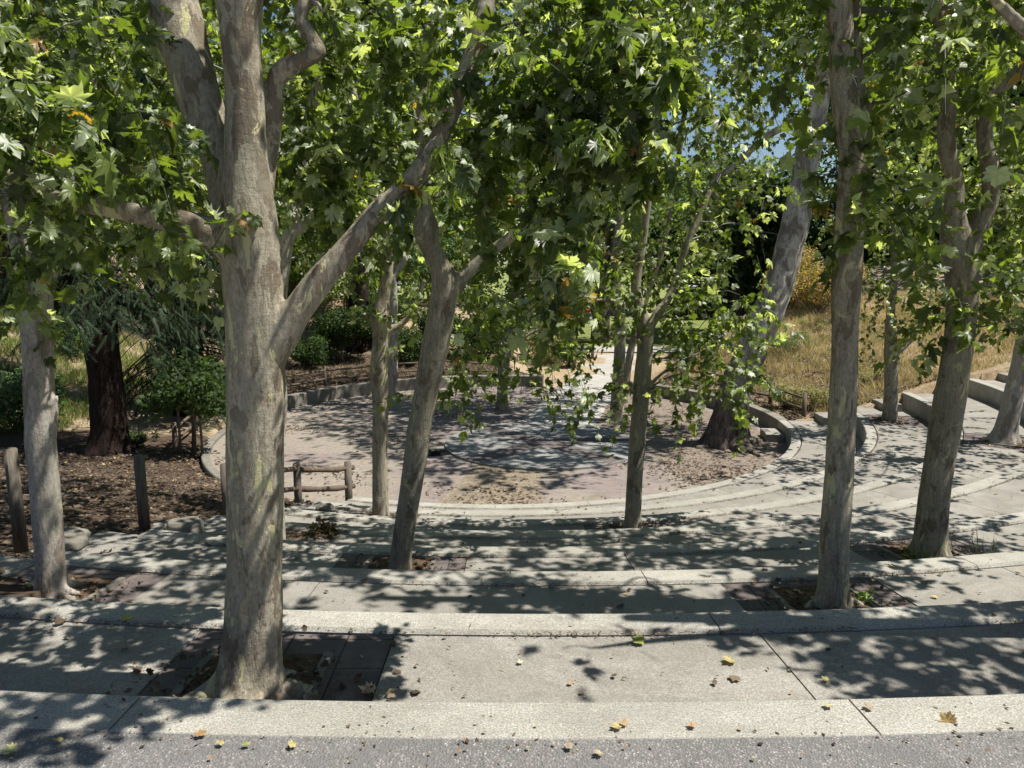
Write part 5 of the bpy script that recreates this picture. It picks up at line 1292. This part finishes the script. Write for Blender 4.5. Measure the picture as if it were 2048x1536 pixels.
grass_stuff('green_grass', 90000, polar_sampler(152, 186, 11.8, 24, -0.1), 0.3, 'bright', 'green weeds among the dry grass at the left')
grass_stuff('green_grass', 9000, polar_sampler(20, 45, 11, 17, 0.35), 0.25, 'bright', 'green weeds among the dry grass on the right bank')
def lawn(n):
    return np.column_stack([RNG.uniform(-14, 20, n), RNG.uniform(43, 60, n)])
def tufts(n):
    c_ = polar_sampler(0, 48, 9.2, 18)(n // 60); k_ = RNG.integers(0, len(c_), n); return c_[k_] + RNG.normal(size=(n, 2)) * RNG.uniform(.05, .28, (len(c_), 1))[k_]
grass_stuff('dry_brush', 15000, tufts, 0.30, 'straw', 'taller clumps of dead stems standing in the dry bank')
grass_stuff('lawn_grass', 60000, lawn, 0.10, 'bright', 'short green grass of the far lawn')

def litter(name, n, sampler, zf, size, lab, kind='litter', lod=2):
    xy = sampler(n); n = len(xy); z = zf(xy[:, 0], xy[:, 1])
    pos = np.column_stack([xy, z + 0.005 + RNG.random(n) * size * 0.15]); a = RNG.random(n) * 6.28
    tip = np.column_stack([np.cos(a), np.sin(a), RNG.normal(size=n) * 0.22]); nr = RNG.normal(size=(n, 3)) * 0.28 + np.array([0, 0, 1])
    me = instance_mesh(name, lod, pos, tip, nr, size * RNG.uniform(0.4, 1.2, n), leaf_cols(n, kind), RNG.uniform(-1.5, 2.5, n), RNG.uniform(0.4, 1.0, n))
    o = mesh_obj(name, me, MAT['dry_leaf']); return tag(o, lab, 'leaf litter', None, 'stuff')
def left_slope(n):
    xy = np.column_stack([RNG.uniform(-15, -2.6, n), RNG.uniform(5.5, 18.6, n)])
    r = np.hypot(xy[:, 0] - CX, xy[:, 1] - CY)
    xe = np.interp(r, [7.7, 12, 20], [3.0, 3.75, 4.1])
    return xy[(r > 8.1) & (xy[:, 0] < -xe - 0.12)]
litter('leaf_litter', 34000, left_slope, hgt, 0.085, 'brown fallen leaves covering the left slope')
litter('leaf_litter', 26000, polar_sampler(84, 165, 8.1, 11.5), hgt, 0.085, 'brown fallen leaves behind the back wall')
litter('leaf_litter', 22000, polar_sampler(-1.5, 50, 8.1, 12.5), hgt, 0.085, 'fallen leaves at the foot of the right bank')
floorz = lambda x, y: np.full(len(x), ZF + 0.012)
def floor_s(n):
    a = RNG.uniform(0, 2 * math.pi, n); r = R7 * np.sqrt(RNG.random(n)) * 0.99
    xy = np.column_stack([CX + r * np.cos(a), CY + r * np.sin(a)])
    k = fbm(xy[:, 0], xy[:, 1], 0.9, 3, 5.0) + 0.9 * smooth(0.5, 6, xy[:, 0]) * smooth(21, 17, xy[:, 1]) + RNG.normal(size=n) * 0.3
    k2 = smooth(3, 0, np.abs(xy[:, 0] + 0.2)) * smooth(18, 14, xy[:, 1]) * 0.5
    on = np.hypot(xy[:, 0] - SX, xy[:, 1] - SY) < SR + .03
    return xy[((k + k2) > 0.62) & ~on]
litter('leaf_litter', 30000, floor_s, floorz, 0.07, 'scattered tan leaves drifted over the arena floor')
# debris on terraces: along joints and scattered
def terr_sampler_all(n, joints=False):
    out = []
    for i in range(1, 8):
        m_ = n // 7
        al = aL(i)
        a = RNG.uniform(al + .02, AR - .3, m_)
        r0, r1 = rho(i, a), rho(i - 1, a) - 0.02
        if joints:
            r = np.where(RNG.random(m_) < 0.72, r0 + 0.243 + np.abs(RNG.normal(size=m_)) * 0.016, r1 - np.abs(RNG.normal(size=m_)) * 0.04)
        else: r = RNG.uniform(r0, r1, m_)
        keep = np.ones(m_, bool)
        if joints: keep = (np.sin(a * 37 + i) + np.sin(a * 91 + i * 2) * .6 + RNG.normal(size=m_) * .6) > -0.2
        out.append(np.column_stack([CX + r * np.cos(a), CY + r * np.sin(a), np.full(m_, ZI(i))])[keep])
    return np.vstack(out)
def debris(name, n, joints, size, lab, lod=3, w0=0.2, w1=0.8, near=None):
    P = terr_sampler_all(n, joints)
    if near is not None:
        P = near(P)
    m_ = len(P); a = RNG.random(m_) * 6.28
    tip = np.column_stack([np.cos(a), np.sin(a), RNG.normal(size=m_) * 0.12]); nr = RNG.normal(size=(m_, 3)) * 0.2 + np.array([0, 0, 1])
    pos = P + np.array([0, 0, 0.010]); pos[:, 2] += 0.012 * (np.abs(np.hypot(P[:, 0] - CX, P[:, 1] - CY)) * 0 + 1) * 0.5
    me = instance_mesh(name, lod, pos, tip, nr, size * RNG.uniform(0.4, 1.3, m_), leaf_cols(m_, 'litter') * 1.1, RNG.uniform(-1, 1, m_), RNG.uniform(w0, w1, m_))
    o = mesh_obj(name, me, MAT['dry_leaf']); return tag(o, lab, 'debris', None, 'stuff')
debris('joint_debris', 60000, True, 0.023, 'dry bits of leaf and bark lodged in the terrace joints', w0=0.15, w1=0.7)
debris('bark_crumbs', 9000, False, 0.030, 'small dry bark crumbs scattered over the terraces', w0=0.1, w1=0.5)
debris('small_leaf_litter', 1300, False, 0.050, 'small fallen leaves scattered thinly over the terraces', lod=2, w0=0.5, w1=1.0)
pit = []
for i_, tl in TREES_ON.items():
    for (tx, ty) in tl:
        nn = 420 if i_ == 1 else 220
        a_ = RNG.random(nn) * 6.283; r_ = 0.12 + np.abs(RNG.normal(size=nn)) * 0.2
        q_ = np.column_stack([tx + np.cos(a_) * r_ * 1.3, ty + np.sin(a_) * r_, np.full(nn, ZI(i_) + 0.02)])
        rq = np.hypot(q_[:, 0] - CX, q_[:, 1] - CY); aq = np.arctan2(q_[:, 1] - CY, q_[:, 0] - CX)
        pit.append(q_[(rq > rho(i_, aq) + 0.26) & (rq < rho(i_ - 1, aq) - 0.02)])
pit = np.vstack(pit); m_ = len(pit)
a_ = RNG.random(m_) * 6.28
me = instance_mesh('pit_debris', 2, pit + np.array([0, 0, 1]) * RNG.random((m_, 1)) * 0.02, np.column_stack([np.cos(a_), np.sin(a_), RNG.normal(size=m_) * .35]), RNG.normal(size=(m_, 3)) * .4 + np.array([0, 0, 1]), 0.042 * RNG.uniform(.3, 1.3, m_), leaf_cols(m_, 'litter'), RNG.uniform(-2, 3, m_), RNG.uniform(.2, 1, m_))
tag(mesh_obj('pit_debris', me, MAT['dry_leaf']), 'bark flakes and dry leaves heaped in the tree pits', 'debris', None, 'stuff')
def road_s(n):
    x = RNG.uniform(-3.2, 3.2, n); y = RNG.uniform(1.7, 2.75, n)
    r = np.hypot(x - CX, y - CY) - rho(0, np.arctan2(y - CY, x - CX)); k = fbm(x, y, 2.2, 3, 2.0) + RNG.normal(size=n) * 0.35 + 1.1 * (np.abs(r - 0.24) < 0.035)
    return np.column_stack([x, y])[(r > 0.03) & (k > 0.45)]
litter('road_debris', 2000, road_s, lambda x, y: np.full(len(x), 0.012), 0.020, 'dry leaf crumbs scattered on the road and kerb', lod=3)

# individual fallen leaves, the ones that can be picked out
def fallen_leaf(px, py, z, size, col, label, rot, grp=None, tilt=0.15, width=0.95):
    b = G(px, py, z)
    V_, Fc = TPL[0]
    V_ = V_.copy(); V_[:, 2] *= -1.0; V_[:, 2] += 0.03
    V_ = V_ - np.array([0, .45, 0])
    me = np_mesh('fallen_leaf', V_ * np.array([width, 1, 1.0]) * size * 0.62, Fc, np.full(len(Fc), 3), True, np.tile(np.array(col), (len(V_), 1)) * RNG.uniform(0.75, 1.2, (len(V_), 1)))
    o = mesh_obj('fallen_leaf', me, MAT['dry_leaf']); o.location = (b[0], b[1], z + 0.012); o.rotation_euler = (tilt * random.uniform(-1, 1), tilt * random.uniform(-1, 1), rot)
    return tag(o, label, 'leaf', grp or 'fallen leaves on the paving')
yel = (0.44, 0.38, 0.16); grn_ = (0.30, 0.33, 0.09); tan = (0.42, 0.31, 0.19); brn = (0.34, 0.20, 0.11); pal = (0.40, 0.34, 0.24)
k1 = ZI(1) + 0.002; k0 = 0.014
for a in [(1276, 1286, k1, 0.125, grn_, 'large yellow green leaf lying on the sunny first terrace', 1.2),
          (1457, 1326, k1, 0.10, yel, 'bright yellow leaf near the slab joint on the first terrace', 2.2),
          (735, 1385, k1, 0.13, (0.62, 0.45, 0.30), 'long pale brown leaf beside the paver panel', 1.5),
          (402, 1474, k0, 0.06, (0.38, 0.23, 0.11), 'small orange leaf on the asphalt left of centre', 0.4),
          (20, 1508, k0, 0.085, (0.55, 0.55, 0.25), 'yellow leaf on the asphalt in the left corner', 2.0),
          (117, 1487, k0, 0.06, yel, 'thin yellow leaf on the asphalt at the left', 1.4, None, .1, .5),
          (440, 1493, k0, 0.05, yel, 'small oval yellow leaf on the asphalt below the largest trunk', 1.1, None, .1, .6),
          (492, 1496, k0, 0.05, grn_, 'small oval green leaf right of the oval yellow one on the asphalt', 1.8, None, .1, .5),
          (584, 1496, k0, 0.055, yel, 'crooked yellow leaf on the asphalt right of the largest trunk', 0.5, None, .2, .7),
          (1650, 1363, k1, 0.06, yel, 'small yellow leaf right of the slab joint on the first terrace', 0.8),
          (1893, 1444, k0, 0.09, (0.62, 0.45, 0.2), 'curled tan leaf standing on the kerb at the right', 0.1, None, .9),
          (1655, 1418, k0, 0.05, yel, 'pale yellow leaf on the kerb left of the right hand joint', 2.6),
          (1735, 1420, k0, 0.055, pal, 'pale leaf on the kerb right of the right hand joint', 1.6),
          (1383, 1457, k0, 0.05, (0.46, 0.30, 0.18), 'orange leaf where kerb meets asphalt right of centre', 1.0),
          (1232, 1460, k0, 0.06, yel, 'yellow leaf where kerb meets asphalt near the centre', 2.0),
          (1247, 1452, k0, 0.055, tan, 'tan leaf touching the yellow one at the kerb edge', 0.9),
          (1141, 1370, k1, 0.045, tan, 'tiny tan leaf on the lower first terrace slab near the kerb', 0.2),
          (1137, 1499, k0, 0.05, pal, 'pale leaf on the asphalt below the dark kerb stain', 1.3),
          (1196, 1513, k0, 0.05, pal, 'small pale curled leaf near the bottom edge of the road', 2.2),
          (1040, 1328, k1, 0.05, (0.5, 0.5, 0.35), 'small dull leaf in the middle of the first terrace', .4),
          (255, 1240, ZI(1) + .002, 0.09, (0.5, 0.5, 0.12), 'yellow green leaf in the shade on the first terrace at the left', .4),
          (1783, 1134, ZI(2) + 0.016, 0.08, yel, 'bright yellow leaf on the coping beside the right hand sycamore', 1.0)]:
    fallen_leaf(*a)
for k in range(34):
    px = random.uniform(20, 2030)
    if k < 30: py = random.uniform(1455, 1530); z = k0; lab = 'small dry leaf scrap on the road or kerb'
    else: py = random.uniform(1280, 1395); z = k1; lab = 'small dry leaf scrap on the first terrace'
    b = G(px, py, z); r_ = math.hypot(b[0] - CX, b[1] - CY); a_ = math.atan2(b[1] - CY, b[0] - CX)
    if z == k1 and not (rho(1, a_) + .05 < r_ < rho(0, a_) - .04): continue
    if z == k0 and r_ < rho(0, a_) + .03: continue
    fallen_leaf(px, py, z, random.uniform(0.014, 0.032), random.choice([yel, tan, brn, tan, pal]), lab, random.uniform(0, 6), 'dry leaf scraps near the road', 0.15, random.uniform(.3, .9))

# weeds and grass tufts at tree feet and in a joint
def tuft(px, py, z, n, hh, label, kind='bright', spread=0.06):
    b = G(px, py, z); pos = np.column_stack([b[0] + RNG.normal(size=n) * spread, b[1] + RNG.normal(size=n) * spread * .6, np.full(n, z)])
    tip = np.column_stack([RNG.normal(size=(n, 2)) * 0.6, np.ones(n)])
    me = instance_mesh('weed', 'blade', pos, tip, RNG.normal(size=(n, 3)) * np.array([1, 1, .2]), hh * RNG.uniform(.5, 1.2, n), leaf_cols(n, kind), RNG.uniform(1, 5, n), RNG.uniform(.5, 1.0, n))
    o = mesh_obj('weed', me, MAT['grass']); return tag(o, label, 'weed')
tuft(1845, 1122, ZI(3), 46, 0.24, 'tuft of green grass at the foot of the two limbed sycamore on the right')
tuft(1950, 1110, ZI(3), 22, 0.26, 'wispy dry grass stalks right of the two limbed sycamore', 'dusty', 0.12)
tuft(1153, 1076, ZI(5), 14, 0.16, 'single small weed growing from a terrace joint near the centre', 'bright', 0.02)
def broad_weed(px, py, z, n, r_, s_, label, kind='bright'):
    b = G(px, py, z); v = norm(RNG.normal(size=(n, 3))); v[:, 2] = np.abs(v[:, 2])
    pos = np.array([b[0], b[1], z + .02]) + v * r_ * RNG.random((n, 1)) * np.array([1, .6, .7])
    me = instance_mesh('weed', 1, pos, v + RNG.normal(size=(n, 3)) * .3, RNG.normal(size=(n, 3)) * .4 + np.array([0, 0, 1]), s_ * RNG.uniform(.6, 1.2, n), leaf_cols(n, kind), RNG.uniform(.5, 2, n))
    o = mesh_obj('weed', me, MAT['leaf']); return tag(o, label, 'weed')
broad_weed(1722, 1205, ZI(2), 9, 0.10, 0.09, 'broad leaved green sprout at the foot of the tall straight sycamore')
broad_weed(650, 1070, ZI(4), 90, 0.24, 0.07, 'heap of dead leaves and suckers beside the hidden slim sycamore', 'litter')
